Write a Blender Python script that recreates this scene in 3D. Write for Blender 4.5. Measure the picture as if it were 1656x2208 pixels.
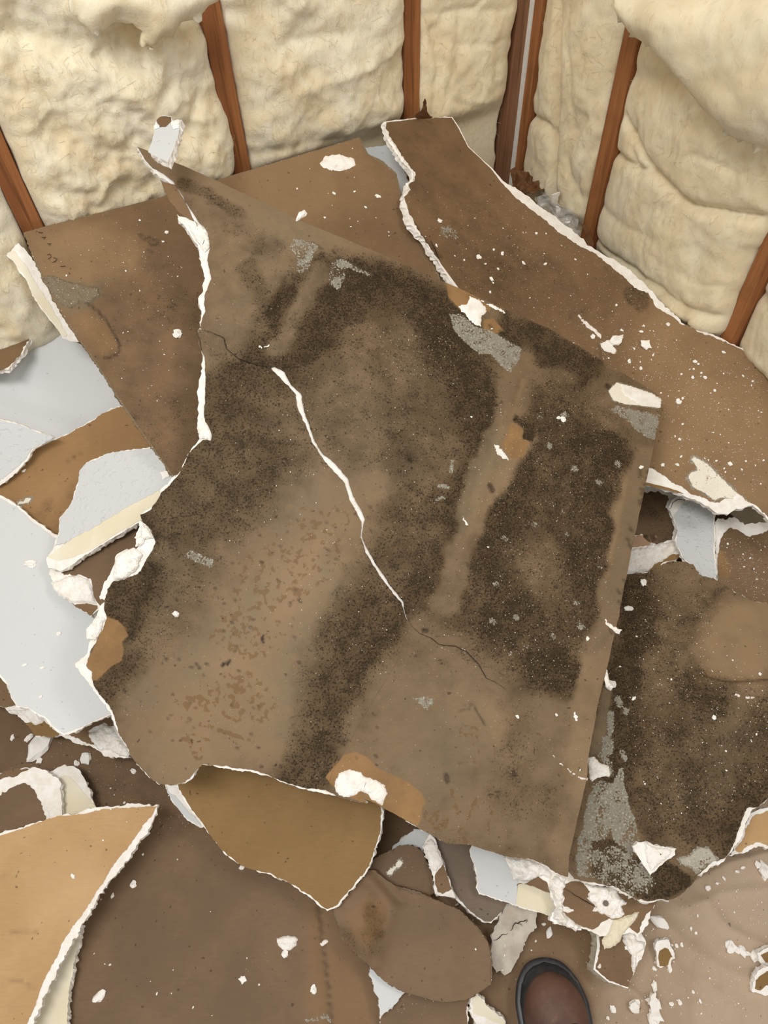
import math, random
import numpy as np
# ======================================================================
#  CAMERA / LIGHT / EXPOSURE  (tune here)
# ======================================================================
H_CAM = 1.40                      # metres above the floor
FPX = 1540.0                      # focal length in photo pixels (1656x2208)
NADIR = (885.0, 2230.0)           # where verticals meet
EXPOSURE = 0.26
WORLD = ((1.0, 0.975, 0.935), 0.52)
#        name, location, target, size x, size y, watts, colour
LIGHTS = [
    ('ceiling_light_key', (-0.55, -0.10, 2.55), (0.0, 0.9, 0.2), 1.0, 0.5, 24, (1.0, 0.98, 0.95)),
    ('ceiling_light_far', (1.35, 0.35, 2.5), (0.2, 0.8, 0.2), 1.1, 0.6, 24, (1.0, 0.965, 0.92)),
]
CX, CY = 828.0, 1104.0


def _ray(p):
    v = np.array([p[0] - CX, -(p[1] - CY), -FPX]); return v / np.linalg.norm(v)


_up = -_ray(NADIR)
_fw = np.array([0, 0, -1.]) - np.dot([0, 0, -1.], _up) * _up; _fw /= np.linalg.norm(_fw)
_rt = np.cross(_fw, _up)
RM = np.array([_rt, _fw, _up])    # camera frame -> world frame
CAM = np.array([0, 0, H_CAM])

try:
    import bpy
    import mathutils
    from mathutils import noise as mnoise, Vector
    HAVE = True
except ImportError:
    HAVE = False

if HAVE:
    for o in list(bpy.data.objects): bpy.data.objects.remove(o)
    scn = bpy.context.scene
    COL = scn.collection
    cd = bpy.data.cameras.new('camera'); cam = bpy.data.objects.new('camera', cd); COL.objects.link(cam)
    cd.sensor_fit = 'VERTICAL'; cd.sensor_height = 36.0; cd.lens = FPX / 2208.0 * 36.0
    cd.clip_start = 0.02
    m = mathutils.Matrix([list(RM[0]) + [0], list(RM[1]) + [0], list(RM[2]) + [H_CAM], [0, 0, 0, 1]])
    cam.matrix_world = m
    scn.camera = cam
    vs = scn.view_settings
    vs.view_transform = 'Standard'; vs.look = 'None'; vs.gamma = 1.0; vs.exposure = EXPOSURE
    try: vs.use_curve_mapping = False
    except Exception: pass
    wd = bpy.data.worlds.new('world'); scn.world = wd; wd.use_nodes = True
    bg = wd.node_tree.nodes['Background']
    bg.inputs[0].default_value = (*WORLD[0], 1); bg.inputs[1].default_value = WORLD[1]
    for nme, loc, tgt, sx, sy, wts, colr in LIGHTS:
        ld = bpy.data.lights.new(nme, 'AREA'); ld.shape = 'RECTANGLE'; ld.size = sx; ld.size_y = sy
        ld.energy = wts; ld.color = colr
        lo = bpy.data.objects.new(nme, ld); COL.objects.link(lo); lo.location = loc
        lo.rotation_euler = (Vector(tgt) - Vector(loc)).to_track_quat('-Z', 'Y').to_euler()

# ======================================================================
#  GEOMETRY HELPERS
# ======================================================================


def rays(P):
    P = np.asarray(P, float).reshape(-1, 2)
    v = np.stack([P[:, 0] - CX, -(P[:, 1] - CY), np.full(len(P), -FPX)], 1)
    v /= np.linalg.norm(v, axis=1)[:, None]
    return v @ RM.T


def at(p, z):
    r = rays([p])[0]; return CAM + r * ((z - H_CAM) / r[2])


def project(W):
    v = (np.asarray(W) - CAM) @ RM
    return np.stack([CX + FPX * v[:, 0] / -v[:, 2], CY - FPX * v[:, 1] / -v[:, 2]], 1)


# the two framed walls meet in a corner
CORNER = np.array([0.365, 1.742])
DL = np.array([0.8797, 0.4756]); DL /= np.linalg.norm(DL)   # left wall runs towards the corner
NR = np.array([DL[1], -DL[0]])                              # right wall runs away from the corner (and into-room normal of left)


def wall_hit(p, side):
    r = rays([p])[0]
    dd = DL if side == 'L' else NR
    nn = np.array([-dd[1], dd[0]])
    t = (nn @ CORNER) / (nn @ r[:2])
    W = CAM + r * t
    return (W[:2] - CORNER) @ (-DL if side == 'L' else NR), W[2]     # u (distance from the corner), z


class Surf:
    """gently curved sheet: polynomial through control points (px, py, z)"""

    def __init__(s, ctrl, disp=None, pw=None):
        pts = np.array([at(c[:2], c[2]) for c in ctrl])
        n = len(ctrl); s.order = 1 if n < 6 else 2
        A = s.basis(pts[:, 0], pts[:, 1])
        if s.order == 2:
            reg = np.diag([0, 0, 0, .02, .02, .02]); s.c = np.linalg.solve(A.T @ A + reg * .02, A.T @ pts[:, 2])
        else:
            s.c = np.linalg.lstsq(A, pts[:, 2], rcond=None)[0]
        s.disp = disp or []

    def basis(s, x, y):
        o = np.ones_like(x)
        return np.stack([o, x, y] + ([x * x, x * y, y * y] if s.order == 2 else []), -1)

    def z(s, x, y): return s.basis(x, y) @ s.c

    def grad(s, x, y):
        c = s.c
        if s.order == 1: return np.full_like(x, c[1]), np.full_like(x, c[2])
        return c[1] + 2 * c[3] * x + c[4] * y, c[2] + c[4] * x + 2 * c[5] * y

    def hit(s, P):
        R = rays(P); t = (0.2 - H_CAM) / R[:, 2]
        for _ in range(12):
            W = CAM + R * t[:, None]
            g = W[:, 2] - s.z(W[:, 0], W[:, 1]); gx, gy = s.grad(W[:, 0], W[:, 1])
            dg = R[:, 2] - gx * R[:, 0] - gy * R[:, 1]
            dg = np.where(np.abs(dg) < .05, -.05, dg)
            t = np.clip(t - g / dg, .2, 4)
        return CAM + R * t[:, None]

    def normal(s, W):
        gx, gy = s.grad(W[:, 0], W[:, 1]); n = np.stack([-gx, -gy, np.ones_like(gx)], 1)
        return n / np.linalg.norm(n, axis=1)[:, None]

    def pos(s, P, off=0.0):
        W = s.hit(P); N = s.normal(W)
        d = np.zeros(len(W)) + off
        for k in s.disp:
            if k[0] == 'noise':
                _, sc, amp = k
                d += np.array([mnoise.fractal(Vector((p[0] * sc, p[1] * sc, .3 * sc)), 1.0, 2.0, 3) for p in W]) * amp
            elif k[0] == 'ridge':
                _, pl, wd_, hh = k
                q = seg_dist(P, pl) / wd_
                d += hh * np.exp(-q * q * 1.4)
        return W + N * d[:, None]


def seg_dist(P, pl):
    P = np.asarray(P, float); best = np.full(len(P), 1e9)
    pl = [np.array(q[:2], float) for q in pl]
    if len(pl) == 1: return np.hypot(P[:, 0] - pl[0][0], P[:, 1] - pl[0][1])
    for a, b in zip(pl[:-1], pl[1:]):
        ab = b - a; t = np.clip(((P - a) @ ab) / max(ab @ ab, 1e-9), 0, 1)
        d = P - (a + t[:, None] * ab); best = np.minimum(best, np.hypot(d[:, 0], d[:, 1]))
    return best


def inside(P, poly):
    P = np.asarray(P, float); q = np.asarray([p[:2] for p in poly], float)
    x, y = P[:, 0], P[:, 1]; c = np.zeros(len(P), bool)
    j = len(q) - 1
    for i in range(len(q)):
        xi, yi = q[i]; xj, yj = q[j]
        if yi != yj:
            c ^= ((yi > y) != (yj > y)) & (x < (xj - xi) * (y - yi) / (yj - yi) + xi)
        j = i
    return c


def Z(ref, *pts):
    """zoomed-view coordinates -> photo pixels"""
    ox, oy, s = ref
    out = []
    for p in pts: out.append((ox + p[0] * s, oy + p[1] * s) + tuple(p[2:]))
    return out


ZA = (0, 0, .5012); ZB = (826, 0, .5012); ZC = (0, 640, .3744); ZD = (0, 1200, .3744); ZE = (0, 1600, .3744)
ZF = (580, 1600, .3744); ZG = (1036, 1600, .3744); ZH = (1196, 960, .317); ZI = (280, 260, .3744)
ZJ = (780, 500, .4348); ZK = (200, 1000, .4227); ZL = (780, 1200, .3865)


def hash01(i, seed):
    x = math.sin(i * 12.9898 + seed * 78.233) * 43758.5453
    return x - math.floor(x)


def vnoise(t, seed):
    i = math.floor(t); f = t - i; f = f * f * (3 - 2 * f)
    return (hash01(i, seed) * (1 - f) + hash01(i + 1, seed) * f) * 2 - 1


def roughen(poly, amp, seed, step=5.0):
    """subdivide a closed outline and wobble it like a tear; a third value on a point sets the
    wobble of the segment that starts there (0 = clean cut)"""
    out = []; n = len(poly); t = 0.0
    for i in range(n):
        a = poly[i]; b = poly[(i + 1) % n]
        am = a[2] if len(a) > 2 else amp
        prev = poly[i - 1]; am0 = prev[2] if len(prev) > 2 else amp
        L = math.hypot(b[0] - a[0], b[1] - a[1]); k = max(1, int(L / step))
        nx, ny = -(b[1] - a[1]) / max(L, 1e-6), (b[0] - a[0]) / max(L, 1e-6)
        for j in range(k):
            s = j / k; q = am if j else min(am, am0)
            w = (vnoise(t * .045, seed) * .9 + vnoise(t * .13, seed + 1) * .6 + vnoise(t * .37, seed + 2) * .55 + (vnoise(t * .8, seed + 4) * .4 if q > 1.2 else 0)) * q
            out.append((a[0] + (b[0] - a[0]) * s + nx * w, a[1] + (b[1] - a[1]) * s + ny * w))
            t += L / k
    return out


SEED = [1]


def nseed():
    SEED[0] += 7; return SEED[0]


def tri(outline, step, seed):
    o = np.array(outline); lo, hi = o.min(0), o.max(0)
    rs = np.random.RandomState(seed)
    gx = np.arange(lo[0] + step / 2, hi[0], step); gy = np.arange(lo[1] + step / 2, hi[1], step * .9)
    X, Y = np.meshgrid(gx, gy); X = X + (np.arange(len(gy)) % 2)[:, None] * step * .5
    P = np.stack([X.ravel(), Y.ravel()], 1); P += (rs.rand(*P.shape) - .5) * step * .25
    P = P[inside(P, outline)]
    if len(P):
        keep = np.ones(len(P), bool)
        cell = {}
        for q in outline: cell.setdefault((int(q[0] // step), int(q[1] // step)), []).append(q)
        for i, p in enumerate(P):
            ci, cj = int(p[0] // step), int(p[1] // step)
            for a in (-1, 0, 1):
                for b in (-1, 0, 1):
                    for q in cell.get((ci + a, cj + b), ()):
                        if (q[0] - p[0]) ** 2 + (q[1] - p[1]) ** 2 < (step * .45) ** 2: keep[i] = False
        P = P[keep]
    vv = [Vector(p) for p in outline] + [Vector(p) for p in P]
    r = mathutils.geometry.delaunay_2d_cdt(vv, [], [list(range(len(outline)))], 1, 1e-5)
    V = np.array([(v.x, v.y) for v in r[0]]); F = [tuple(f) for f in r[2]]
    F2 = []
    for f in F:
        a, b, c = V[f[0]], V[f[1]], V[f[2]]
        ar = (b[0] - a[0]) * (c[1] - a[1]) - (b[1] - a[1]) * (c[0] - a[0])
        F2.append(f if ar < 0 else f[::-1])      # image y points down: ccw seen from above
    return V, F2


def boundary(F):
    E = set()
    for f in F:
        for a, b in ((f[0], f[1]), (f[1], f[2]), (f[2], f[0])):
            E.add((a, b))
    return [(a, b) for a, b in E if (b, a) not in E]


def set_attr(me, name, arr):
    at_ = me.color_attributes.new(name, 'FLOAT_COLOR', 'POINT')
    at_.data.foreach_set('color', np.asarray(arr, np.float32).ravel())


def link_mesh(name, V, F, mats, parent=None, origin=None, midx=None, smooth=None, attrs=None):
    V = np.asarray(V, float)
    if origin is None: origin = np.zeros(3)
    me = bpy.data.meshes.new(name)
    me.from_pydata((V - origin).tolist(), [], F)
    for mm in mats: me.materials.append(mm)
    if midx is not None: me.polygons.foreach_set('material_index', midx)
    if smooth is not None: me.polygons.foreach_set('use_smooth', smooth)
    if attrs:
        for k, a in attrs.items(): set_attr(me, k, a)
    me.update()
    ob = bpy.data.objects.new(name, me); COL.objects.link(ob)
    if parent is not None: ob.parent = parent
    else: ob.location = origin
    return ob


def tag(o, label=None, cat=None, group=None, kind=None):
    if label: o['label'] = label
    if cat: o['category'] = cat
    if group: o['group'] = group
    if kind: o['kind'] = kind
    return o


def thing(name, label, cat, loc, group=None):
    o = bpy.data.objects.new(name, None); COL.objects.link(o); o.location = loc
    o.empty_display_size = .05
    return tag(o, label, cat, group)


# ---------------------------------------------------------------- paint
def paint(P, prims):
    """pigment masks (mould, residue, bare ply, grey haze / clean or lit, ink, patches, dust) in eight channels"""
    A = np.zeros((len(P), 8)); P = np.asarray(P, float)
    wx = np.array([mnoise.fractal(Vector((p[0] / 110, p[1] / 110, 3.)), .8, 2.1, 5) for p in P]); wy = np.array([mnoise.fractal(Vector((p[0] / 110, p[1] / 110, 9.)), .8, 2.1, 5) for p in P])
    PW = P + np.stack([wx, wy], 1) * 22; P0 = P
    for k in prims:
        kind, ch, val, rad, soft, pl = k[:6]
        growth = ch in (0, 3, 4, 7) and soft > 7      # soft growth wanders, cut shapes do not
        P = PW if growth else P0
        if growth: soft = soft * 1.35
        d = seg_dist(P, pl) if kind == 'cap' else None
        if kind == 'poly':
            d = seg_dist(P, list(pl) + [pl[0]]); d = np.where(inside(P, pl), -d, d); rad = 0
        m = np.clip((rad + soft - d) / (2 * soft if kind == 'poly' else soft), 0, 1); m = m * m * (3 - 2 * m)
        if len(k) > 6 and k[6] == 'add': A[:, ch] = np.clip(A[:, ch] + val * m, 0, 1)
        else: A[:, ch] = A[:, ch] * (1 - m) + val * m
    return A


MOLD, RES, PLY, HAZE, CLEAN_LIT, INK, PATCH, DUST = range(8)
# BOARDDATA

# ======================================================================
#  BOARDS (bottom of the heap first).  ctrl = points of the sheet (px, py, height)
# ======================================================================
BOARDS = []


def board(name, label, cat='drywall piece', ctrl=None, core=None, rough=2.5, thick=.0125, papers=(), lumps=(),
          disp=None, top='gypsum', bottom='white_face', step=14, skip=(), group=None, marks=(), settle=True, side='gypsum'):
    BOARDS.append(dict(name=name, label=label, cat=cat, ctrl=ctrl, core=core, rough=rough, thick=thick, papers=papers,
                       lumps=lumps, disp=disp, top=top, bottom=bottom, step=step, skip=skip, group=group,
                       marks=marks, settle=settle, side=side, key=len(BOARDS)))


def pap(poly, mat, name='paper_face', rough=1.5, off=.0009, step=9, prims=(), label=None, dust=0.0):
    return dict(poly=poly, mat=mat, name=name, rough=rough, off=off, step=step, prims=prims, label=label)


def lump(poly, h=.004, name='torn_gypsum', mat='gypsum', rough=2.0, label=None, off=.0, step=4):
    return dict(poly=poly, h=h, name=name, mat=mat, rough=rough, label=label, off=off, step=step)


def cap(ch, val, rad, soft, *pl): return ('cap', ch, val, rad, soft, pl)
def capa(ch, val, rad, soft, *pl): return ('cap', ch, val, rad, soft, pl, 'add')
def ply(ch, val, soft, *pl): return ('poly', ch, val, 0, soft, pl)


# --- protective floor paper, bottom right
board('floor_paper', 'wide creased tan protective paper covering the floor at bottom right, under the boot', 'floor paper',
      ctrl=[(1100, 2200, .012), (1640, 1700, .012), (1640, 2200, .012)],
      core=[(880, 1880), (1150, 1700), (1500, 1600), (1800, 1560), (1800, 2420), (780, 2420), (840, 2200)], rough=1, thick=.001,
      disp=[('ridge', Z(ZG, (1240, 800), (1430, 700), (1660, 640)), 9, .006), ('ridge', Z(ZG, (1180, 960), (1400, 870), (1656, 850)), 16, .004),
            ('ridge', Z(ZG, (1020, 1000), (1180, 1180), (1450, 1340), (1656, 1400)), 20, .004), ('ridge', Z(ZG, (1300, 930), (1420, 1080), (1640, 1180)), 14, .004),
            ('ridge', Z(ZG, (1250, 1150), (1160, 1400), (1190, 1624)), 16, .003), ('ridge', Z(ZG, (850, 930), (1100, 1150), (1180, 1300)), 10, -.002), ('ridge', Z(ZG, (660, 1310), (750, 1400), (860, 1420), (1000, 1560)), 8, .004),
            ('noise', 5, .004)],
      top='floor_paper', bottom='floor_paper', side='floor_paper', step=8,
      papers=[pap([(1040, 1850), (1300, 1700), (1500, 1610), (1798, 1562), (1798, 2418), (850, 2418), (880, 2100)], 'floor_face', 'paper_face', rough=0, step=7, off=.0, prims=[cap(CLEAN_LIT, .95, 150, 130, (1560, 1900), (1600, 2200)), cap(CLEAN_LIT, .7, 60, 60, (1400, 2050), (1380, 2200)), cap(DUST, .3, 150, 100, (1500, 2000))])])  # paler towards the right: the light there is put into the paper colour
# --- large dark sheet lying flat, bottom left
board('drywall_sheet', 'large flat dark brown drywall sheet on the floor at lower left, with a long groove',
      ctrl=[(0, 1500, .05), (700, 1900, .03), (100, 2200, .05)],
      core=[(-150, 1465), (5, 1480), (60, 1500), (300, 1560), (560, 1700), (720, 1880), (745, 2000)] + Z(ZF, (470, 1180), (590, 1300), (610, 1400), (640, 1500), (650, 1624)) + [(828, 2420), (-150, 2420)],
      rough=2, step=7, disp=[('ridge', Z(ZF, (282, 930), (300, 1100), (330, 1300), (362, 1624), (370, 1800)), 12, -.003)],
      papers=[pap([(-148, 1467), (5, 1482), (60, 1502), (300, 1562), (560, 1702), (718, 1882), (743, 2000)] + Z(ZF, (466, 1180), (586, 1300), (606, 1400), (636, 1500), (646, 1624)) + [(824, 2418), (-148, 2418)], 'brown_dark', 'back_paper', step=10,
                  prims=[cap(INK, .55, 1, 5, *Z(ZF, (282, 930), (300, 1100), (330, 1300), (362, 1624))),
                         ply(PLY, .32, 40, *Z(ZF, (200, 900), (380, 960), (640, 1500), (640, 1700), (200, 1700))),
                         cap(DUST, .5, 30, 60, (200, 1660), (120, 1640)), cap(MOLD, .3, 60, 90, (250, 1650), (330, 1740)),
                         cap(DUST, .6, 4, 10, *Z(ZE, (1530, 1240), (1410, 1360))), cap(DUST, .35, 15, 50, *Z(ZE, (900, 420), (1060, 470))),
                         cap(RES, .62, 3, 5, *Z(ZF, (210, 1610), (340, 1580), (350, 1620)))])],
      lumps=[lump(Z(ZF, (45, 1130), (100, 1115), (165, 1120), (160, 1170), (130, 1200), (95, 1205), (60, 1180)), .003),
             lump(Z(ZF, (255, 1165), (300, 1155), (320, 1135), (370, 1145), (325, 1160), (305, 1175)), .002)])
# --- dark scrap under the rounded piece, bottom centre
board('drywall_scrap', 'dark brown drywall scrap at the bottom edge, below the rounded brown piece',
      ctrl=[(820, 2170, .018), (1000, 2170, .02), (900, 2260, .018)],
      core=Z(ZF, (640, 1585), (690, 1500), (770, 1400), (1000, 1400), (1160, 1450), (1140, 1560), (1150, 1660)) + [(1020, 2400), (815, 2400)],
      papers=[pap(Z(ZF, (644, 1588), (692, 1504), (772, 1404), (1000, 1404), (1156, 1450), (1136, 1560), (1146, 1660)) + [(1016, 2398), (819, 2398)], 'brown_dark', 'back_paper',
                  prims=[cap(DUST, .5, 10, 30, *Z(ZF, (800, 1490), (860, 1510)))])])
board('drywall_scrap', 'small white faced drywall scrap poking out below left of the rounded brown piece',
      ctrl=[(800, 2110, .048), (860, 2150, .045), (820, 2190, .045)],
      core=Z(ZF, (585, 1345), (580, 1290), (700, 1300), (800, 1400), (770, 1458), (700, 1530), (640, 1582), (632, 1480), (610, 1420)), top='white_face', rough=2, thick=.01)
board('drywall_strip', 'cream painted strip of drywall edge beside the boot, at the bottom edge',
      ctrl=[(1030, 2160, .05), (1080, 2200, .035), (1020, 2220, .035)],
      core=Z(ZF, (1150, 1530), (1170, 1470), (1195, 1458), (1225, 1485), (1345, 1600), (1370, 1640), (1360, 1720), (1180, 1720), (1190, 1620)), top='gypsum', rough=3,
      papers=[pap(Z(ZF, (1168, 1475), (1195, 1460), (1225, 1487), (1343, 1600), (1366, 1640), (1300, 1610), (1240, 1580), (1180, 1560)), 'cream', 'face_paper')])
# --- dark board seen through the gap
board('drywall_scrap', 'shadowed dark brown board deep in the gap right of the uniform tan piece',
      ctrl=[(830, 1780, .03), (960, 1930, .03), (760, 1900, .035)],
      core=Z(ZF, (520, 420), (700, 380), (1000, 520), (1120, 900), (1000, 1000), (700, 1000), (500, 900)), rough=2, bottom='white_face',
      papers=[pap(Z(ZF, (524, 424), (700, 384), (996, 524), (1116, 900), (1000, 996), (700, 996), (504, 900)), 'brown_dark', 'back_paper')])
board('drywall_scrap', 'curved bluish white drywall scrap deep in the gap below the mouldy sheet',
      ctrl=[(850, 1800, .06), (920, 1800, .06), (880, 1850, .055)],
      core=Z(ZF, (720, 600), (780, 545), (840, 500), (930, 500), (960, 540), (890, 610), (860, 680), (760, 680), (700, 640)), top='white_face', rough=1.5, thick=.01)
board('drywall_scrap', 'grey brown board wedged under the white strip, below the mouldy sheet',
      ctrl=[(960, 1820, .055), (1090, 1950, .035), (1000, 1960, .035)],
      core=Z(ZF, (930, 500), (1045, 520), (1200, 560), (1250, 800), (1390, 935), (1280, 1040), (1240, 1040), (1160, 985), (1075, 895), (1040, 820), (1000, 690)), rough=2,
      papers=[pap(Z(ZF, (936, 504), (1045, 524), (1196, 564), (1246, 800), (1386, 935), (1278, 1034), (1244, 1030), (1168, 978), (1080, 890), (1046, 820), (1006, 690)), 'brown_grey', 'back_paper')])
board('drywall_scrap', 'dark brown piece with a curved top edge in the gap, above the rounded brown piece',
      ctrl=[(800, 1850, .085), (930, 1850, .08), (880, 1930, .075)],
      core=Z(ZF, (560, 745), (590, 690), (640, 650), (705, 620), (740, 600), (800, 590), (850, 605), (890, 640), (925, 720), (950, 800), (955, 860), (925, 890), (880, 930), (700, 900), (560, 850)), rough=1.5, top='brown_dark', side='scrap_brown',
      papers=[pap(Z(ZF, (564, 745), (594, 694), (642, 654), (705, 625), (740, 605), (800, 595), (848, 610), (886, 642), (921, 722), (945, 800), (950, 860), (920, 886), (880, 926), (700, 896), (564, 846)), 'brown_dark', 'back_paper',
                  prims=[cap(RES, .8, 5, 5, *Z(ZF, (690, 760), (760, 690))), cap(DUST, .5, 8, 12, *Z(ZF, (780, 660), (830, 720))), cap(INK, .8, 1, 3, *Z(ZF, (718, 590), (712, 640), (700, 665)))])])
board('drywall_strip', 'narrow brown strip with a cracked white end in the gap under the mouldy sheet',
      ctrl=[(925, 1820, .1), (960, 1930, .09), (985, 1920, .09)],
      core=Z(ZF, (885, 600), (925, 530), (955, 560), (1000, 690), (1055, 850), (1075, 895), (1000, 885), (960, 870), (945, 790), (915, 680)), rough=2.5, thick=.009,
      papers=[pap(Z(ZF, (962, 752), (1003, 702), (1052, 845), (1000, 875), (972, 865), (955, 800)), 'brown', 'back_paper')],
      lumps=[lump(Z(ZF, (890, 605), (928, 550), (960, 590), (1000, 690), (960, 748), (930, 725), (917, 660)), .003)])
# --- rounded brown piece, bottom centre
board('drywall_piece', 'rounded brown drywall piece with a folded dark lobe, left of the boot',
      ctrl=[(760, 1900, .075), (1040, 2050, .075), (820, 2100, .06), (950, 2160, .055), (900, 1940, .085), (900, 2050, .085)],
      core=Z(ZF, (370, 970), (450, 830), (540, 740), (600, 735), (690, 800), (740, 830), (860, 860), (1000, 925), (1100, 970), (1200, 1060), (1260, 1150), (1282, 1250), (1280, 1400), (1170, 1470), (1130, 1490), (990, 1500), (770, 1440), (660, 1380), (590, 1300), (430, 1160), (400, 1060)), rough=1.5,
      disp=[('ridge', Z(ZF, (560, 780), (640, 860), (700, 960), (660, 1100), (610, 1270)), 22, .007), ('ridge', Z(ZF, (600, 740), (700, 860), (770, 920)), 12, -.004)], step=6, top='brown_dark', side='scrap_brown',
      papers=[pap(Z(ZF, (374, 970), (454, 834), (542, 745), (600, 741), (688, 806), (738, 835), (858, 866), (998, 930), (1097, 976), (1196, 1064), (1255, 1153), (1277, 1250), (1275, 1397), (1168, 1464), (1130, 1484), (990, 1494), (772, 1434), (664, 1376), (594, 1297), (434, 1157), (405, 1060)), 'brown_dark', 'back_paper', step=6,
                  prims=[ply(PLY, .3, 20, *Z(ZF, (560, 870), (690, 900), (700, 1000), (640, 1130), (560, 1200), (480, 1120), (420, 1000))),
                         cap(MOLD, .75, 10, 22, *Z(ZF, (600, 960), (630, 1060), (570, 1130))), cap(MOLD, .5, 10, 25, *Z(ZF, (450, 1130), (600, 1180))),
                         cap(INK, .95, 2, 3, *Z(ZF, (603, 950), (606, 952))), cap(INK, .6, 1, 4, *Z(ZF, (740, 832), (860, 862), (925, 885))), cap(INK, .7, 1, 3, *Z(ZF, (918, 890), (945, 858)))])])
# --- bottom-left pieces
board('drywall_piece', 'cream faced drywall piece showing as a wedge under the bright tan board',
      ctrl=[(140, 2050, .075), (60, 2200, .07), (150, 2200, .07)],
      core=Z(ZE, (300, 1100), (470, 1050), (455, 1150), (440, 1220), (420, 1320), (400, 1420), (392, 1520), (380, 1624), (370, 1750), (372, 2100), (0, 2100), (50, 1600)), top='cream', rough=1.5)
board('drywall_piece', 'broken drywall piece with cream tape, at left above the bright tan board',
      ctrl=[(120, 1680, .085), (200, 1740, .08), (120, 1760, .085)],
      core=Z(ZE, (240, 200), (280, 180), (330, 150), (370, 130), (420, 140), (450, 160), (490, 220), (510, 270), (530, 320), (545, 360), (560, 390), (540, 470), (300, 500), (230, 400)), rough=2.5, thick=.01,
      papers=[pap(Z(ZE, (350, 200), (370, 195), (400, 200), (450, 250), (500, 310), (550, 372), (552, 392), (530, 465), (305, 490), (300, 300)), 'cream', 'face_paper')])
board('drywall_piece', 'brown drywall piece ringed with crumbling white gypsum at the left edge',
      ctrl=[(20, 1680, .11), (110, 1680, .105), (100, 1770, .1)],
      core=Z(ZE, (-260, 200), (0, 180), (60, 160), (200, 145), (270, 170), (330, 210), (350, 300), (352, 400), (350, 470), (270, 500), (0, 580), (-260, 600)), rough=3.5,
      papers=[pap(Z(ZE, (-240, 420), (0, 312), (60, 275), (110, 240), (150, 235), (180, 262), (220, 330), (252, 390), (268, 440), (262, 490), (0, 570), (-240, 590)), 'brown_dark', 'back_paper', rough=3),
              pap(Z(ZE, (-250, 210), (0, 185), (60, 162), (190, 148), (130, 180), (80, 205), (40, 200), (0, 215), (-250, 260)), 'brown', 'back_paper', rough=2.5)])
board('drywall_sheet', 'bright tan drywall board at the lower left corner with a ragged white torn edge',
      ctrl=[(0, 1830, .15), (320, 1750, .12), (80, 2200, .11)],
      core=Z(ZE, (-300, 620, 2), (0, 528, 2), (120, 488), (230, 453), (330, 418), (420, 415), (550, 383), (720, 367), (830, 362), (912, 362), (890, 425), (858, 510), (770, 622), (700, 722), (610, 830), (560, 900), (470, 1062), (400, 1180), (345, 1270), (330, 1330), (250, 1480), (190, 1624), (110, 1780)) + [(-10, 2420), (-120, 2420)], rough=3.2,
      papers=[pap(Z(ZE, (-300, 632, 1), (0, 540, 1), (120, 500), (232, 462), (330, 428), (420, 426), (550, 394), (720, 378), (830, 374), (903, 370), (880, 410), (830, 475), (742, 600), (650, 705), (592, 805), (500, 955), (420, 1060), (358, 1150), (330, 1240), (258, 1360), (180, 1580), (90, 1740)) + [(-30, 2416), (-118, 2416)], 'tan_bright', 'back_paper', step=9,
                  prims=[cap(INK, .35, 1, 4, *Z(ZE, (60, 1090), (150, 1085), (210, 1090))), cap(INK, .3, 1, 4, *Z(ZE, (20, 1390), (120, 1370), (190, 1420))), cap(CLEAN_LIT, .4, 30, 60, *Z(ZE, (330, 850), (460, 800)))])])
# --- the uniform tan piece, bottom centre-left
board('drywall_piece', 'thin white faced drywall sliver along the left edge of the uniform tan piece',
      ctrl=[(370, 1695, .1), (435, 1780, .085), (420, 1700, .1)],
      core=Z(ZE, (948, 245), (1000, 240), (1150, 300), (1260, 450), (1166, 490), (1120, 470), (1070, 440), (1020, 380), (985, 330)), rough=2, thick=.009,
      papers=[pap(Z(ZE, (952, 250), (975, 290), (1010, 310), (1040, 350), (1080, 395), (1120, 430), (1160, 485), (1120, 466), (1072, 436), (1024, 378), (989, 330)), 'white_face', 'face_paper')])
board('drywall_piece', 'uniform tan drywall piece with a feathered pointed bottom, under the mouldy sheet',
      ctrl=[(430, 1680, .15), (800, 1780, .15), (700, 1950, .10)],
      core=[(360, 1660)] + Z(ZE, (1005, 240), (1040, 300), (1085, 370), (1135, 440), (1210, 540), (1300, 650), (1390, 715), (1480, 745), (1560, 765), (1620, 800)) + Z(ZF, (50, 782), (170, 847), (240, 892), (290, 940), (335, 972), (400, 945), (430, 905), (510, 820), (585, 715), (605, 640), (645, 530), (660, 402), (620, 300)) + [(700, 1640), (450, 1610)], rough=2.2,
      papers=[pap([(362, 1662)] + Z(ZE, (1020, 240), (1052, 300), (1098, 370), (1142, 436), (1212, 536), (1302, 646), (1390, 710), (1480, 740), (1560, 760), (1620, 796)) + Z(ZF, (52, 778), (172, 841), (243, 884), (294, 930), (335, 962), (396, 936), (424, 898), (500, 812), (575, 712), (596, 636), (635, 528), (652, 406), (618, 304)) + [(698, 1642), (450, 1612)], 'tan', 'back_paper', rough=1.6)])
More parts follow.
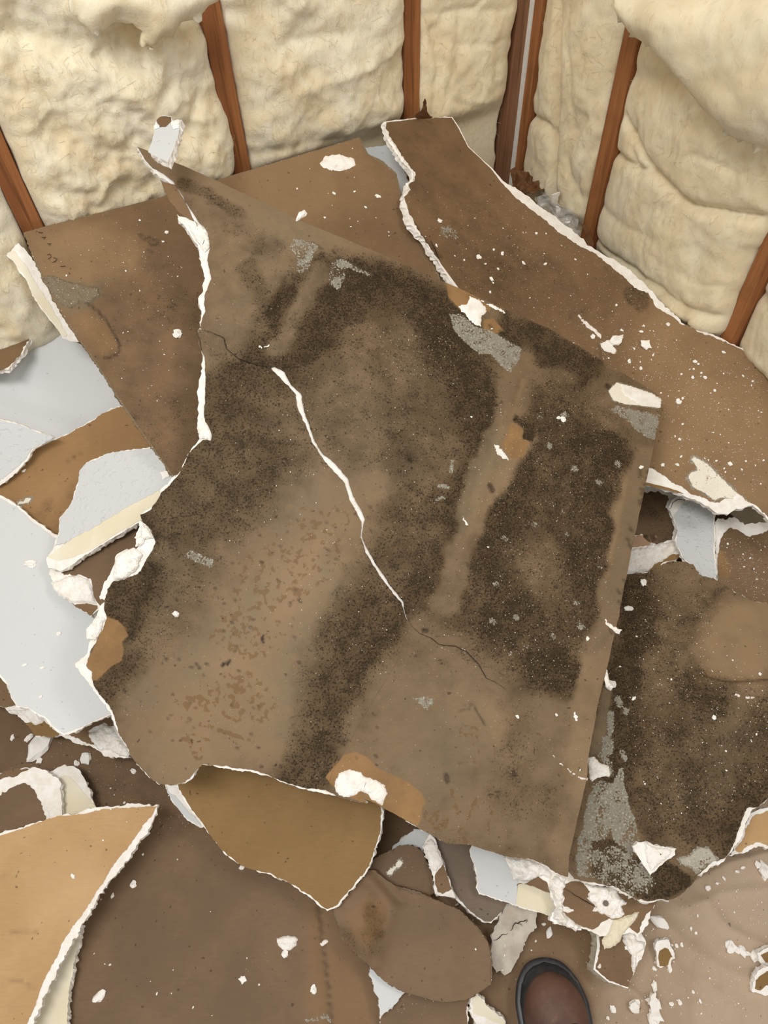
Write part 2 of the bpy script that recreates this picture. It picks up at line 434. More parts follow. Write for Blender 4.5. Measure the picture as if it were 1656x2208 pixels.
# --- left white boards
board('drywall_piece', 'torn brown drywall strip with white crumbs, under the smooth white board at left',
      ctrl=[(20, 1500, .115), (270, 1600, .1), (130, 1500, .12)],
      core=Z(ZD, (-300, 650), (0, 600), (400, 640), (640, 880), (700, 1010), (742, 1105), (742, 1160), (640, 1155), (560, 1110), (500, 1085), (420, 1065), (350, 1045), (300, 1040), (200, 1000), (150, 950), (100, 905), (20, 868), (-100, 840), (-300, 830)), rough=3.2,
      papers=[pap(Z(ZD, (-290, 660), (0, 650), (50, 770), (95, 862), (30, 868), (-100, 832), (-290, 822)), 'brown', 'back_paper', rough=2),
              pap(Z(ZD, (150, 960), (250, 940), (300, 980), (340, 1022), (310, 1040), (205, 1025)), 'tan', 'back_paper', rough=2),
              pap(Z(ZD, (390, 1030), (540, 960), (630, 900), (655, 975), (600, 960), (510, 1005), (550, 1085), (470, 1060)), 'brown', 'back_paper', rough=2)],
      lumps=[lump(Z(ZD, (505, 1020), (560, 1000), (600, 965), (655, 985), (680, 1040), (738, 1105), (738, 1155), (690, 1150), (640, 1120), (570, 1110), (530, 1070)), .006),
             lump(Z(ZD, (25, 872), (70, 890), (140, 880), (185, 870), (250, 935), (255, 965), (200, 975), (165, 950), (140, 915), (60, 903)), .004)])
board('drywall_sheet', 'white painted drywall board leaning on the left batts behind the tan strip',
      ctrl=[(100, 700, .48), (260, 850, .385), (0, 930, .37)],
      core=Z(ZC, (-60, 218, 0), (0, 215), (130, 200), (190, 188), (240, 132), (292, 142), (420, 250), (600, 350), (860, 700, 0), (860, 900, 0), (300, 900, 0), (-60, 820, 0)), rough=1.5, top='white_face', bottom='brown',
      disp=[('ridge', Z(ZC, (0, 640), (150, 690), (400, 770)), 30, -.006)])
board('drywall_sheet', 'tan drywall board with a ragged left edge between the white boards at left',
      ctrl=[(250, 880, .35), (60, 1050, .29), (130, 1130, .265)],
      core=Z(ZC, (-260, 1000), (0, 980), (110, 940), (160, 900), (190, 880), (270, 838), (430, 768), (560, 690), (640, 640), (720, 622), (980, 900), (900, 1200), (500, 1500), (335, 1400), (170, 1290), (110, 1215), (0, 1150), (-260, 1080)), rough=2,
      papers=[pap(Z(ZC, (-100, 1100), (0, 1085), (60, 1040), (112, 995), (165, 935), (190, 884), (272, 842), (432, 772), (560, 695), (642, 644), (716, 628), (970, 900), (895, 1195), (500, 1490), (340, 1395), (172, 1262), (98, 1198), (0, 1140)), 'tan_lit', 'back_paper', rough=2,
                  prims=[ply(MOLD, .35, 14, *Z(ZC, (270, 1170), (460, 1060), (500, 1400), (330, 1380), (180, 1240))), cap(RES, .9, 4, 4, *Z(ZC, (110, 1195), (165, 1168))), cap(INK, .5, 1, 3, *Z(ZC, (385, 945), (460, 905)))])])
board('drywall_piece', 'textured white painted drywall piece at the left edge, over the tan board',
      ctrl=[(0, 950, .38), (100, 940, .375), (20, 1040, .32)],
      core=Z(ZC, (-300, 650), (0, 705), (80, 722), (150, 745), (230, 780), (322, 810), (262, 842), (192, 880), (165, 940), (112, 990), (60, 1045), (0, 1088), (-300, 1150)), rough=1.5, thick=.008,
      papers=[pap(Z(ZC, (-296, 654), (0, 708), (80, 725), (150, 748), (228, 783), (312, 810), (258, 838), (184, 876), (150, 930), (100, 975), (45, 1025), (0, 1060), (-296, 1120)), 'white_texture', 'face_paper')])
board('drywall_sheet', 'large smooth white painted drywall board at the left edge, lowest of the white ones',
      ctrl=[(0, 1100, .31), (200, 1550, .17), (0, 1450, .21)],
      core=Z(ZC, (-300, 1150, 0), (0, 1142), (110, 1205), (220, 1300), (340, 1375), (500, 1480)) + Z(ZD, (700, 300, 0), (760, 700, 0), (640, 912), (540, 958), (450, 1000), (365, 1030), (330, 1010), (262, 940), (200, 905), (150, 873), (92, 867), (60, 800), (45, 745), (0, 690), (-300, 560, 0)), rough=1.8,
      papers=[pap(Z(ZC, (-296, 1166), (0, 1158), (95, 1210), (210, 1310), (320, 1395), (480, 1490)) + Z(ZD, (690, 305), (748, 698), (636, 905), (540, 950), (450, 992), (370, 1020), (338, 1000), (268, 932), (205, 898), (155, 866), (98, 858), (66, 798), (52, 742), (0, 676), (-296, 550)), 'white_face', 'face_paper', rough=1.2)])
board('drywall_piece', 'dark brown piece with a crumbling white corner tucked under the cream taped strip',
      ctrl=[(140, 1250, .27), (300, 1130, .32), (220, 1290, .27)],
      core=Z(ZC, (275, 1520), (400, 1400), (600, 1250), (820, 1200), (900, 1280), (860, 1500)) + Z(ZD, (720, 150), (640, 260), (575, 300), (520, 350), (500, 325), (430, 275), (345, 232), (310, 180), (285, 100)), rough=3,
      papers=[pap(Z(ZC, (352, 1590), (500, 1450), (600, 1300), (815, 1210), (890, 1285), (850, 1500)) + Z(ZD, (700, 150), (630, 250), (575, 285), (545, 210), (520, 130), (450, 105), (380, 112)), 'brown_dark', 'back_paper', rough=2.5),
              pap(Z(ZD, (420, 276), (500, 270), (560, 282), (565, 300), (520, 340), (500, 318)), 'brown', 'back_paper', rough=2)],
      lumps=[lump(Z(ZD, (295, 150), (350, 130), (390, 120), (450, 112), (518, 138), (535, 205), (555, 272), (500, 262), (420, 262), (345, 225), (315, 190)), .005)])
board('drywall_piece', 'textured white drywall piece with a cream taped edge, left of the mouldy sheet',
      ctrl=[(340, 980, .40), (130, 1180, .31), (340, 1070, .375)],
      core=Z(ZC, (980, 870), (870, 868), (740, 880), (600, 910), (500, 958), (462, 1005), (452, 1060), (425, 1150), (400, 1205), (342, 1280), (335, 1360), (312, 1440), (268, 1502), (280, 1560), (350, 1578), (430, 1530), (520, 1470), (700, 1360), (820, 1290), (900, 1230), (1020, 1120), (1080, 960)), rough=1.6, thick=.011,
      papers=[pap(Z(ZC, (978, 874), (870, 872), (740, 884), (602, 914), (503, 962), (466, 1007), (456, 1062), (429, 1152), (404, 1208), (348, 1282), (341, 1360), (318, 1438), (400, 1410), (480, 1360), (580, 1305), (700, 1230), (830, 1160), (940, 1100), (1015, 1060), (1070, 960)), 'white_texture', 'face_paper', rough=2.0, off=.0015),
              pap(Z(ZC, (275, 1500), (400, 1402), (480, 1352), (580, 1298), (760, 1190), (940, 1095), (1030, 1050), (1018, 1115), (896, 1225), (816, 1284), (696, 1352), (515, 1462), (420, 1500), (340, 1520)), 'cream', 'joint_tape', rough=.8, off=.0008)])
board('drywall_piece', 'small curled brown scrap topped with white gypsum at the left edge',
      ctrl=[(0, 760, .455), (60, 720, .46), (0, 800, .45)],
      core=Z(ZC, (-200, 330), (0, 255), (30, 215), (70, 195), (112, 200), (122, 165), (150, 170), (192, 200), (172, 255), (130, 320), (90, 365), (45, 415), (0, 430), (-200, 430)), rough=2, thick=.01,
      papers=[pap(Z(ZC, (-196, 380), (0, 300), (55, 282), (70, 248), (105, 240), (125, 205), (118, 170), (150, 176), (186, 204), (166, 255), (126, 315), (86, 360), (42, 409), (0, 424), (-196, 424)), 'brown', 'back_paper', rough=2)],
      lumps=[lump(Z(ZC, (-190, 340), (0, 262), (35, 222), (72, 202), (108, 206), (104, 236), (68, 242), (50, 278), (0, 292), (-190, 370)), .006)])
# --- pieces under the right of the mouldy sheet
board('drywall_piece', 'dark brown drywall piece with a peach torn corner, right of the large mouldy sheet',
      ctrl=[(1370, 1100, .17), (1450, 1100, .18), (1370, 1200, .15)],
      core=Z(ZH, (430, 330), (600, 270), (700, 280), (830, 320), (900, 345), (960, 420), (900, 640), (840, 760), (760, 800), (640, 860), (480, 880), (400, 860)), rough=3,
      papers=[pap(Z(ZH, (434, 400), (600, 325), (640, 318), (700, 322), (775, 345), (760, 420), (780, 470), (820, 510), (810, 600), (800, 652), (740, 665), (690, 680), (640, 660), (600, 600), (440, 640)), 'brown_dark', 'back_paper', rough=2.5,
                  prims=[cap(MOLD, .5, 30, 40, *Z(ZH, (600, 400), (760, 560)))]),
              pap(Z(ZH, (430, 640), (600, 606), (690, 612), (700, 630), (655, 668), (600, 690), (520, 705), (440, 730)), 'peach', 'paper_ply', rough=2),
              pap(Z(ZH, (640, 858), (680, 800), (740, 742), (800, 735), (880, 755), (800, 790), (740, 815)), 'tan', 'paper_ply', rough=2)],
      lumps=[lump(Z(ZH, (430, 740), (520, 715), (600, 700), (655, 680), (740, 672), (830, 662), (838, 715), (780, 765), (720, 790), (670, 815), (635, 855), (560, 868), (490, 866)), .005)])
board('drywall_piece', 'brown speckled drywall piece at the right edge, torn white along its top',
      ctrl=[(1560, 1150, .18), (1650, 1160, .19), (1640, 1280, .15)],
      core=Z(ZH, (1085, 520), (1110, 495), (1160, 512), (1220, 490), (1290, 545), (1380, 540), (1460, 510), (1700, 480), (1700, 1130), (1460, 1120), (1300, 1110), (1200, 1060), (1100, 960), (1095, 720)), rough=3,
      papers=[pap(Z(ZH, (1128, 640), (1150, 600), (1200, 565), (1290, 598), (1330, 625), (1400, 600), (1460, 570), (1696, 540), (1696, 1126), (1460, 1116), (1300, 1106), (1200, 1056), (1110, 960), (1102, 780), (1120, 700)), 'brown', 'back_paper', rough=2,
                  prims=[cap(DUST, .8, 40, 50, *Z(ZH, (1250, 850), (1400, 980))), cap(PLY, .9, 8, 8, *Z(ZH, (1130, 760), (1160, 860)))])])
board('drywall_piece', 'narrow upright white painted drywall piece right of the mouldy sheet',
      ctrl=[(1470, 1080, .2), (1535, 1090, .2), (1510, 1230, .17)],
      core=Z(ZH, (775, 420), (800, 375), (850, 345), (900, 330), (1050, 400), (1088, 470), (1090, 600), (1090, 700), (1105, 912), (1080, 1000), (960, 960), (930, 820), (870, 764), (835, 700), (820, 640), (832, 580), (805, 500)), rough=1.5, thick=.01,
      papers=[pap(Z(ZH, (810, 470), (870, 400), (900, 380), (1040, 420), (1076, 472), (1080, 600), (1080, 700), (1098, 912), (1075, 992), (964, 955), (936, 820), (876, 762), (842, 700), (826, 640), (838, 580), (815, 510)), 'white_texture', 'face_paper')],
      marks=[('crack', Z(ZH, (780, 440), (800, 400), (840, 370), (880, 385), (870, 350), (900, 345)), 1.6)])
# --- lower right: torn end, white strip, etc.
board('gypsum_slab', 'cracked grey white gypsum slab standing pointed end down, just above the boot', 'gypsum slab',
      ctrl=[(1100, 1960, .06), (1150, 1980, .055), (1080, 2090, .035)],
      core=Z(ZG, (150, 960), (180, 935), (330, 975), (322, 1030), (300, 1085), (250, 1170), (225, 1230), (190, 1290), (175, 1320), (140, 1342), (115, 1320), (90, 1332), (65, 1285), (62, 1200), (65, 1110), (100, 1055), (120, 1000)), rough=2, thick=.008, top='gypsum_grey',
      marks=[('crack', Z(ZG, (75, 1140), (110, 1125), (125, 1105), (155, 1100)), 2), ('crack', Z(ZG, (170, 1085), (200, 1040), (245, 1030), (265, 1018), (262, 1040)), 2.4), ('crack', Z(ZG, (200, 1040), (230, 1045), (240, 1060)), 1.4)])
board('drywall_block', 'short thick brown drywall block splashed with white gypsum, right of the boot', 
      ctrl=[(1300, 2010, .06), (1390, 2020, .06), (1320, 2110, .055)],
      core=Z(ZG, (665, 1040, 0), (860, 1030), (930, 1100), (950, 1160), (935, 1220), (905, 1270), (880, 1340), (850, 1420, 1), (740, 1385, 0), (650, 1310, 0), (672, 1180, 0)), rough=2, thick=.045, side='cream',
      papers=[pap(Z(ZG, (684, 1050), (800, 1040), (850, 1080), (870, 1190), (880, 1330), (848, 1412), (742, 1378), (658, 1306), (690, 1180)), 'brown', 'back_paper', rough=1.5)],
      lumps=[lump(Z(ZG, (815, 1110), (850, 1070), (885, 1095), (905, 1140), (948, 1155), (942, 1190), (905, 1215), (893, 1290), (880, 1345), (868, 1290), (868, 1230), (835, 1190), (820, 1160)), .006),
             lump(Z(ZG, (655, 1305), (690, 1265), (698, 1305), (760, 1285), (828, 1215), (824, 1240), (770, 1290), (712, 1312)), .003),
             lump(Z(ZG, (716, 1275), (722, 1245), (733, 1240), (725, 1272)), .002)])
board('drywall_strip', 'white painted drywall strip with a cream taped corner, below the bottom of the mouldy sheet',
      ctrl=[(1020, 1830, .085), (1180, 1950, .07), (1100, 1860, .085)],
      core=Z(ZG, (-30, 560), (0, 590), (60, 560), (300, 660), (470, 800), (470, 1020), (415, 1010), (310, 975), (200, 943), (100, 910), (-10, 876), (-25, 840), (-20, 800), (-35, 720), (-60, 660), (-65, 620)), rough=1.5,
      papers=[pap(Z(ZG, (-24, 568), (2, 594), (60, 566), (300, 668), (220, 790), (200, 936), (100, 902), (-4, 868), (-18, 840), (-12, 800), (-28, 720), (-54, 655), (-58, 622)), 'white_face', 'face_paper', rough=.8),
              pap(Z(ZG, (205, 936), (212, 815), (290, 820), (464, 900), (464, 1012), (415, 1004), (310, 970)), 'cream', 'joint_tape', rough=.8)])
board('drywall_piece', 'broken drywall end with a white star shaped gypsum patch, below the mouldy sheets',
      ctrl=[(1100, 1860, .11), (1400, 1950, .085), (1250, 1990, .085)],
      core=Z(ZG, (150, 640), (300, 600), (500, 680), (700, 730), (1000, 760), (1030, 912), (1000, 960), (960, 1040), (905, 1130), (860, 1095), (790, 1115), (690, 1120), (655, 1095), (580, 1070), (575, 1095), (540, 1080), (500, 1060), (430, 1045), (402, 1010), (430, 960), (408, 890), (390, 830), (330, 790), (250, 800), (190, 790), (170, 730), (150, 670)), rough=3.2,
      papers=[pap(Z(ZG, (470, 830), (520, 800), (600, 800), (800, 760), (1000, 800), (1024, 914), (985, 960), (940, 1020), (905, 1100), (880, 1080), (780, 1030), (742, 1018), (690, 1040), (655, 1080), (585, 1065), (540, 1050), (490, 1040), (470, 980), (480, 900)), 'brown', 'back_paper', rough=2),
              pap(Z(ZG, (205, 825), (260, 815), (330, 775), (385, 810), (400, 870), (300, 830), (230, 812)), 'brown', 'back_paper', off=.0012)],
      lumps=[lump(Z(ZG, (148, 664), (200, 668), (240, 665), (330, 690), (380, 720), (420, 755), (400, 790), (360, 770), (330, 775), (290, 795), (240, 800), (195, 782), (172, 745), (175, 705)), .008),
             lump(Z(ZG, (400, 800), (440, 762), (490, 775), (490, 830), (470, 900), (478, 975), (500, 1010), (545, 1045), (576, 1060), (550, 1090), (520, 1070), (450, 1045), (410, 1010), (432, 940), (415, 880), (398, 840)), .010),
             lump(Z(ZG, (480, 940), (555, 968), (500, 985), (478, 975)), .002),
             lump(Z(ZG, (590, 805), (640, 830), (700, 830), (755, 822), (800, 835), (790, 870), (820, 900), (850, 932), (815, 945), (830, 990), (800, 1010), (760, 1018), (720, 1000), (670, 975), (622, 982), (660, 945), (615, 900), (630, 860)), .006),
             lump(Z(ZG, (920, 972), (905, 1000), (860, 1060), (820, 1100), (800, 1150), (760, 1185), (712, 1195), (705, 1130), (740, 1090), (765, 1020), (800, 1015), (870, 990)), .004, mat='cream', name='face_paper_scrap')],
      marks=[('crack', Z(ZG, (480, 840), (540, 880), (610, 920), (700, 970)), 1.8), ('nail', Z(ZG, (712, 925)), 5)])
board('drywall_piece', 'small tan drywall piece at the right edge, below the right mouldy sheet',
      ctrl=[(1600, 1800, .12), (1656, 1750, .14), (1656, 1830, .12)],
      core=Z(ZG, (1430, 655), (1490, 560), (1555, 415), (1600, 395), (1656, 372), (1800, 350), (1800, 620), (1656, 612), (1600, 600), (1530, 640), (1480, 650)), rough=3.2,
      papers=[pap(Z(ZG, (1465, 620), (1510, 555), (1562, 428), (1610, 412), (1656, 398), (1796, 370), (1796, 600), (1656, 592), (1600, 580), (1530, 612), (1490, 630)), 'tan_bright', 'back_paper', rough=3)])
# --- right mouldy sheet
O_PAP = Z(ZH, (330, 880, 0), (500, 880), (560, 878), (640, 866), (700, 830), (765, 795), (850, 788), (940, 812), (980, 880), (1090, 912), (1200, 982), (1320, 1052), (1451, 1072), (1700, 1085, 0)) + \
    Z(ZG, (1850, 300), (1656, 318), (1600, 370), (1535, 385), (1500, 470), (1470, 560), (1425, 650), (1408, 668), (1340, 690), (1250, 765), (1212, 832), (1130, 890), (1080, 912), (1040, 905), (960, 922), (900, 905), (850, 880), (780, 835), (600, 800), (540, 790), (500, 740, 0), (480, 300, 0)) + Z(ZH, (230, 1700, 0))
board('mouldy_drywall_sheet', 'mould stained drywall sheet at the right edge, right of the large mouldy sheet', 'mouldy drywall sheet',
      ctrl=[(1380, 1270, .19), (1650, 1310, .225), (1300, 1850, .135), (1640, 1700, .17)],
      core=Z(ZH, (330, 878, 0), (500, 878), (560, 876), (640, 862), (700, 826), (765, 791), (850, 785), (940, 808), (980, 876), (1090, 908), (1200, 978), (1320, 1048), (1451, 1068), (1702, 1080, 0)) +
      Z(ZG, (1850, 298), (1656, 312), (1620, 360), (1570, 390), (1528, 470), (1498, 560), (1432, 652), (1402, 690), (1345, 715), (1300, 745), (1245, 775), (1195, 828), (1150, 870), (1080, 912), (1040, 908), (960, 926), (900, 908), (850, 884), (780, 840), (600, 804), (540, 795), (496, 740, 0), (476, 300, 0)) + Z(ZH, (226, 1700, 0)), rough=2,
      papers=[pap(O_PAP, 'moldy', 'back_paper', step=4.5, rough=1.6, prims=[
          cap(CLEAN_LIT, .25, 400, 10, (1500, 1550)),
          cap(MOLD, .5, 400, 60, (1500, 1550)), cap(MOLD, .6, 40, 50, (1500, 1350), (1480, 1750)), cap(HAZE, .5, 40, 60, (1480, 1700), (1560, 1600)),
          ply(CLEAN_LIT, .75, 20, (1560, 1290), (1700, 1310), (1700, 1470), (1500, 1460), (1480, 1400), (1520, 1340)),
          ply(MOLD, .1, 30, (1580, 1300), (1700, 1320), (1700, 1460), (1540, 1450), (1500, 1400)),
          cap(MOLD, .9, 14, 44, (1380, 1270), (1370, 1380), (1345, 1500), (1350, 1600), (1330, 1700)), cap(MOLD, .6, 15, 30, (1460, 1340), (1420, 1440)),
          cap(MOLD, .8, 8, 34, (1490, 1480), (1540, 1520)), cap(MOLD, .75, 30, 50, (1450, 1750), (1560, 1800)), cap(MOLD, .85, 20, 40, (1630, 1700), (1590, 1760)),
          cap(MOLD, .7, 30, 50, (1420, 1720), (1480, 1600)), cap(MOLD, .7, 25, 40, (1640, 1640), (1656, 1560)),
          ply(MOLD, .95, 6, *Z(ZG, (640, 570), (760, 560), (820, 600), (900, 670), (1100, 700), (1215, 780), (1200, 830), (1080, 905), (960, 915), (850, 870), (700, 800), (640, 760))),
          ply(HAZE, .9, 6, *Z(ZH, (395, 1660), (330, 1640), (280, 1900), (235, 2110), (330, 2100), (370, 1800))), ply(MOLD, .25, 6, *Z(ZH, (395, 1660), (330, 1640), (280, 1900), (235, 2110), (330, 2100), (370, 1800))),
          ply(RES, .62, 4, *Z(ZG, (640, 240), (700, 215), (760, 240), (785, 180), (800, 145), (828, 145), (830, 240), (860, 360), (900, 470), (920, 560), (870, 640), (800, 600), (760, 560), (750, 500), (720, 560), (650, 580), (640, 620), (660, 720), (700, 790), (560, 775), (545, 680), (560, 560), (600, 400))),
          ply(RES, .66, 4, *Z(ZG, (1125, 665), (1200, 650), (1250, 600), (1320, 600), (1345, 640), (1380, 680), (1300, 720), (1240, 765), (1215, 730), (1150, 710))),
          ply(RES, .55, 3, *Z(ZG, (1530, 385), (1560, 400), (1540, 460), (1500, 520), (1480, 560), (1455, 600), (1490, 490))),
          cap(RES, .66, 6, 8, *Z(ZG, (720, 20), (735, 50))), cap(RES, .6, 6, 8, *Z(ZG, (700, 80), (740, 140), (740, 180))), cap(RES, .62, 3, 7, *Z(ZG, (815, 60), (830, 100))),
          cap(RES, .6, 4, 7, *Z(ZH, (385, 1830), (375, 1950))), cap(RES, .62, 9, 8, *Z(ZH, (360, 2010), (365, 2060))), cap(RES, .6, 5, 7, *Z(ZH, (430, 1730), (440, 1760))), cap(RES, .62, 5, 6, *Z(ZH, (480, 1810), (485, 1812))),
          cap(RES, .5, 26, 30, *Z(ZG, (760, 700), (900, 790))), cap(RES, .45, 20, 30, *Z(ZG, (700, 680), (800, 840))),
          cap(INK, .6, 1, 3, *Z(ZH, (1000, 1570), (1100, 1605), (1200, 1618), (1450, 1600))), cap(DUST, .5, 30, 70, *Z(ZH, (750, 1000), (780, 1350))), cap(DUST, .35, 200, 50, (1500, 1550))])],
      lumps=[lump(Z(ZG, (618, 90), (650, 85), (690, 120), (745, 140), (745, 195), (700, 205), (665, 215), (640, 240), (622, 205)), .003),
             lump(Z(ZH, (1230, 1685), (1290, 1700), (1390, 1715), (1340, 1735), (1280, 1720), (1225, 1705)), .003),
             lump(Z(ZH, (480, 885), (490, 900), (487, 940), (480, 930)), .002)],
      disp=[('ridge', Z(ZH, (1000, 1600), (1200, 1640), (1450, 1640)), 14, .006)])
# --- the sheets leaning on the walls
board('white_drywall_scrap', 'white faced drywall scrap glimpsed through the crack between the two leaning brown sheets',
      ctrl=[(800, 320, .63), (860, 340, .62), (850, 390, .58)],
      core=Z(ZI, (1300, 160), (1370, 155), (1470, 135), (1530, 150), (1590, 330), (1640, 420), (1640, 560), (1560, 520), (1450, 350)), top='white_face', rough=2, skip=('all',), settle=False)
board('drywall_sheet', 'brown drywall sheet leaning on the left batts, left of the long crack',
      ctrl=[(50, 502, .675), (774, 297, .675), (375, 1031, .435), (600, 620, .58)],
      core=[(50, 501, .5), (120, 482, .5), (300, 437, .5), (345, 425, .5), (500, 378, .5), (774, 296), (793, 330), (823, 346), (857, 376), (864, 417), (872, 447), (898, 496), (930, 540), (960, 640, 0), (800, 900, 0), (500, 1010, 0), (374, 1031, .6), (322, 958, .6), (262, 872, .6), (200, 775, .6), (150, 705, .6), (112, 642, .6), (75, 565, .6)], rough=1.5, bottom='cream', side='tan', top='brown',
      papers=[pap([(52, 503, .4), (120, 484, .4), (345, 427, .4), (500, 380, .4), (772, 299), (789, 332), (819, 349), (853, 378), (860, 419), (868, 449), (894, 498), (926, 542), (956, 638, 0), (798, 896, 0), (500, 1006, 0), (375, 1026, .5), (324, 955, .5), (264, 869, .5), (203, 773, .5), (153, 703, .5), (115, 640, .5), (78, 563, .5)], 'brown', 'back_paper', step=6, rough=1.2, prims=[
          cap(MOLD, .45, 60, 60, (380, 780), (330, 860), (370, 960)), cap(MOLD, .5, 30, 60, (430, 700), (400, 860)), cap(MOLD, .35, 60, 90, (300, 650), (250, 760)), cap(MOLD, .5, 20, 30, *Z(ZC, (950, 60), (1080, 50))), cap(MOLD, .3, 30, 60, *Z(ZC, (900, 300), (1100, 400))),
          ply(HAZE, .9, 10, *Z(ZA, (170, 1185), (260, 1200), (420, 1240), (430, 1280), (380, 1330), (300, 1330), (240, 1300))), cap(INK, .3, 2, 6, *Z(ZA, (200, 1200), (290, 1225), (420, 1250))), cap(INK, .35, 1, 5, *Z(ZA, (230, 1250), (300, 1240), (340, 1300))),
          cap(INK, .75, 1, 3, *Z(ZC, (480, 20), (560, 80), (620, 150), (660, 210), (690, 270), (680, 330), (650, 345), (600, 355))),
          cap(INK, .6, 1, 3, *Z(ZA, (600, 1015), (630, 1020), (670, 1035), (680, 1050), (650, 1060), (640, 1040), (610, 1025))), cap(INK, .5, 1, 3, *Z(ZA, (640, 1075), (655, 1090))),
          ply(PLY, .34, 20, *Z(ZC, (480, 90), (620, 150), (680, 280), (600, 350), (520, 260), (420, 130))), cap(CLEAN_LIT, .3, 30, 50, (250, 560), (150, 560)), cap(DUST, .1, 80, 50, (250, 600)), cap(CLEAN_LIT, .3, 50, 60, (620, 400), (720, 380))])],
      lumps=[lump(Z(ZA, (172, 1190), (230, 1188), (290, 1210), (350, 1225), (425, 1240), (432, 1275), (400, 1300), (345, 1305), (310, 1332), (265, 1310), (215, 1255)), .0035, name='wrinkled_paper', mat='brown_grey', rough=1.5, label='grey wrinkled lifted paper'), lump(Z(ZA, (1365, 705), (1400, 675), (1460, 665), (1520, 685), (1530, 710), (1490, 735), (1440, 740), (1395, 730)), .0015, label='dry splash of pale gypsum'),
             lump(Z(ZC, (1005, 230), (1020, 195), (1042, 192), (1042, 235), (1020, 245)), .004, label='white gypsum crumb')],
      marks=[('stamp', Z(ZA, (168, 1003), (186, 1003)), 1.2), ('stamp', Z(ZA, (180, 1025), (200, 1022), (190, 1035)), 1.0), ('stamp', Z(ZA, (205, 1052), (222, 1050), (212, 1062)), 1.0),
             ('stamp', Z(ZA, (205, 1100), (215, 1095), (222, 1108), (210, 1118), (220, 1122)), 1.1), ('stamp', Z(ZA, (232, 1112), (246, 1115), (240, 1130), (226, 1134)), 1.1), ('stamp', Z(ZA, (262, 1150), (284, 1146)), 1.0)])
board('drywall_edge_strip', 'cream edge strip of drywall hanging from the left corner of the leaning sheet', 'drywall edge strip',
      ctrl=[(25, 545, .655), (60, 520, .665), (165, 732, .525)],
      core=Z(ZA, (20, 1085), (50, 1062), (80, 1045), (110, 1075), (180, 1180), (260, 1310), (320, 1400), (358, 1472), (310, 1468), (270, 1455), (235, 1400), (190, 1345), (165, 1310), (140, 1270), (110, 1205), (60, 1130)), rough=1.8, thick=.004, top='gypsum', bottom='cream', skip=('all',), settle=False,
      papers=[pap(Z(ZA, (28, 1090), (60, 1075), (110, 1140), (170, 1240), (240, 1350), (290, 1440), (272, 1450), (238, 1398), (193, 1343), (168, 1308), (143, 1268), (113, 1203), (63, 1128)), 'cream', 'face_paper')])
N_CORE = [(828, 262, 1), (900, 254, 1), (975, 252, .5), (990, 275, .5), (1010, 315, .5), (1060, 362, .5), (1085, 390)] + Z(ZB, (530, 785), (620, 845), (700, 905), (790, 975), (860, 1030), (900, 1062), (980, 1110), (1050, 1160), (1120, 1215), (1180, 1280), (1252, 1358)) + \
    [(1475, 697), (1560, 733), (1620, 762), (1660, 795), (1730, 850, 0), (1730, 1160, 0), (1656, 1121), (1652, 1116)] + Z(ZH, (1350, 412), (1300, 425), (1220, 440), (1180, 465), (1140, 470), (1095, 455), (1060, 430), (1000, 390), (920, 360), (860, 340), (740, 290), (630, 255), (560, 240, 0), (420, 200, 0)) + \
    [(1200, 900, 0), (1050, 720, 0), (1000, 650, 0), (945, 565)] + Z(ZI, (1660, 640), (1625, 600), (1600, 560), (1570, 430), (1595, 400), (1590, 370), (1628, 350), (1630, 300), (1580, 240), (1530, 170), (1480, 90), (1470, 30))
N_PAP = [(833, 264, 1), (900, 256, 1), (973, 254, .5), (988, 277, .5), (1008, 317, .5), (1058, 364, .5), (1080, 394)] + Z(ZB, (520, 795), (560, 840), (640, 905), (720, 970), (800, 1030), (850, 1062), (900, 1085), (960, 1130), (1020, 1180), (1080, 1240), (1140, 1260), (1170, 1320), (1235, 1360)) + \
    [(1470, 699), (1556, 736), (1616, 765), (1655, 799), (1726, 855, 0), (1726, 1150, 0), (1656, 1115), (1648, 1106)] + Z(ZH, (1340, 395), (1300, 370), (1240, 330), (1210, 370), (1160, 365), (1120, 395), (1060, 385), (1000, 355), (930, 330), (890, 300), (800, 250), (760, 210), (700, 180), (640, 150), (560, 120, 0), (420, 100, 0)) + \
    [(1210, 880, 0), (1060, 715, 0), (1010, 650, 0), (950, 568)] + Z(ZI, (1668, 640), (1640, 600), (1612, 540), (1590, 470), (1580, 440), (1612, 400), (1606, 370), (1640, 350), (1640, 300), (1592, 240), (1545, 170), (1496, 90), (1480, 30))
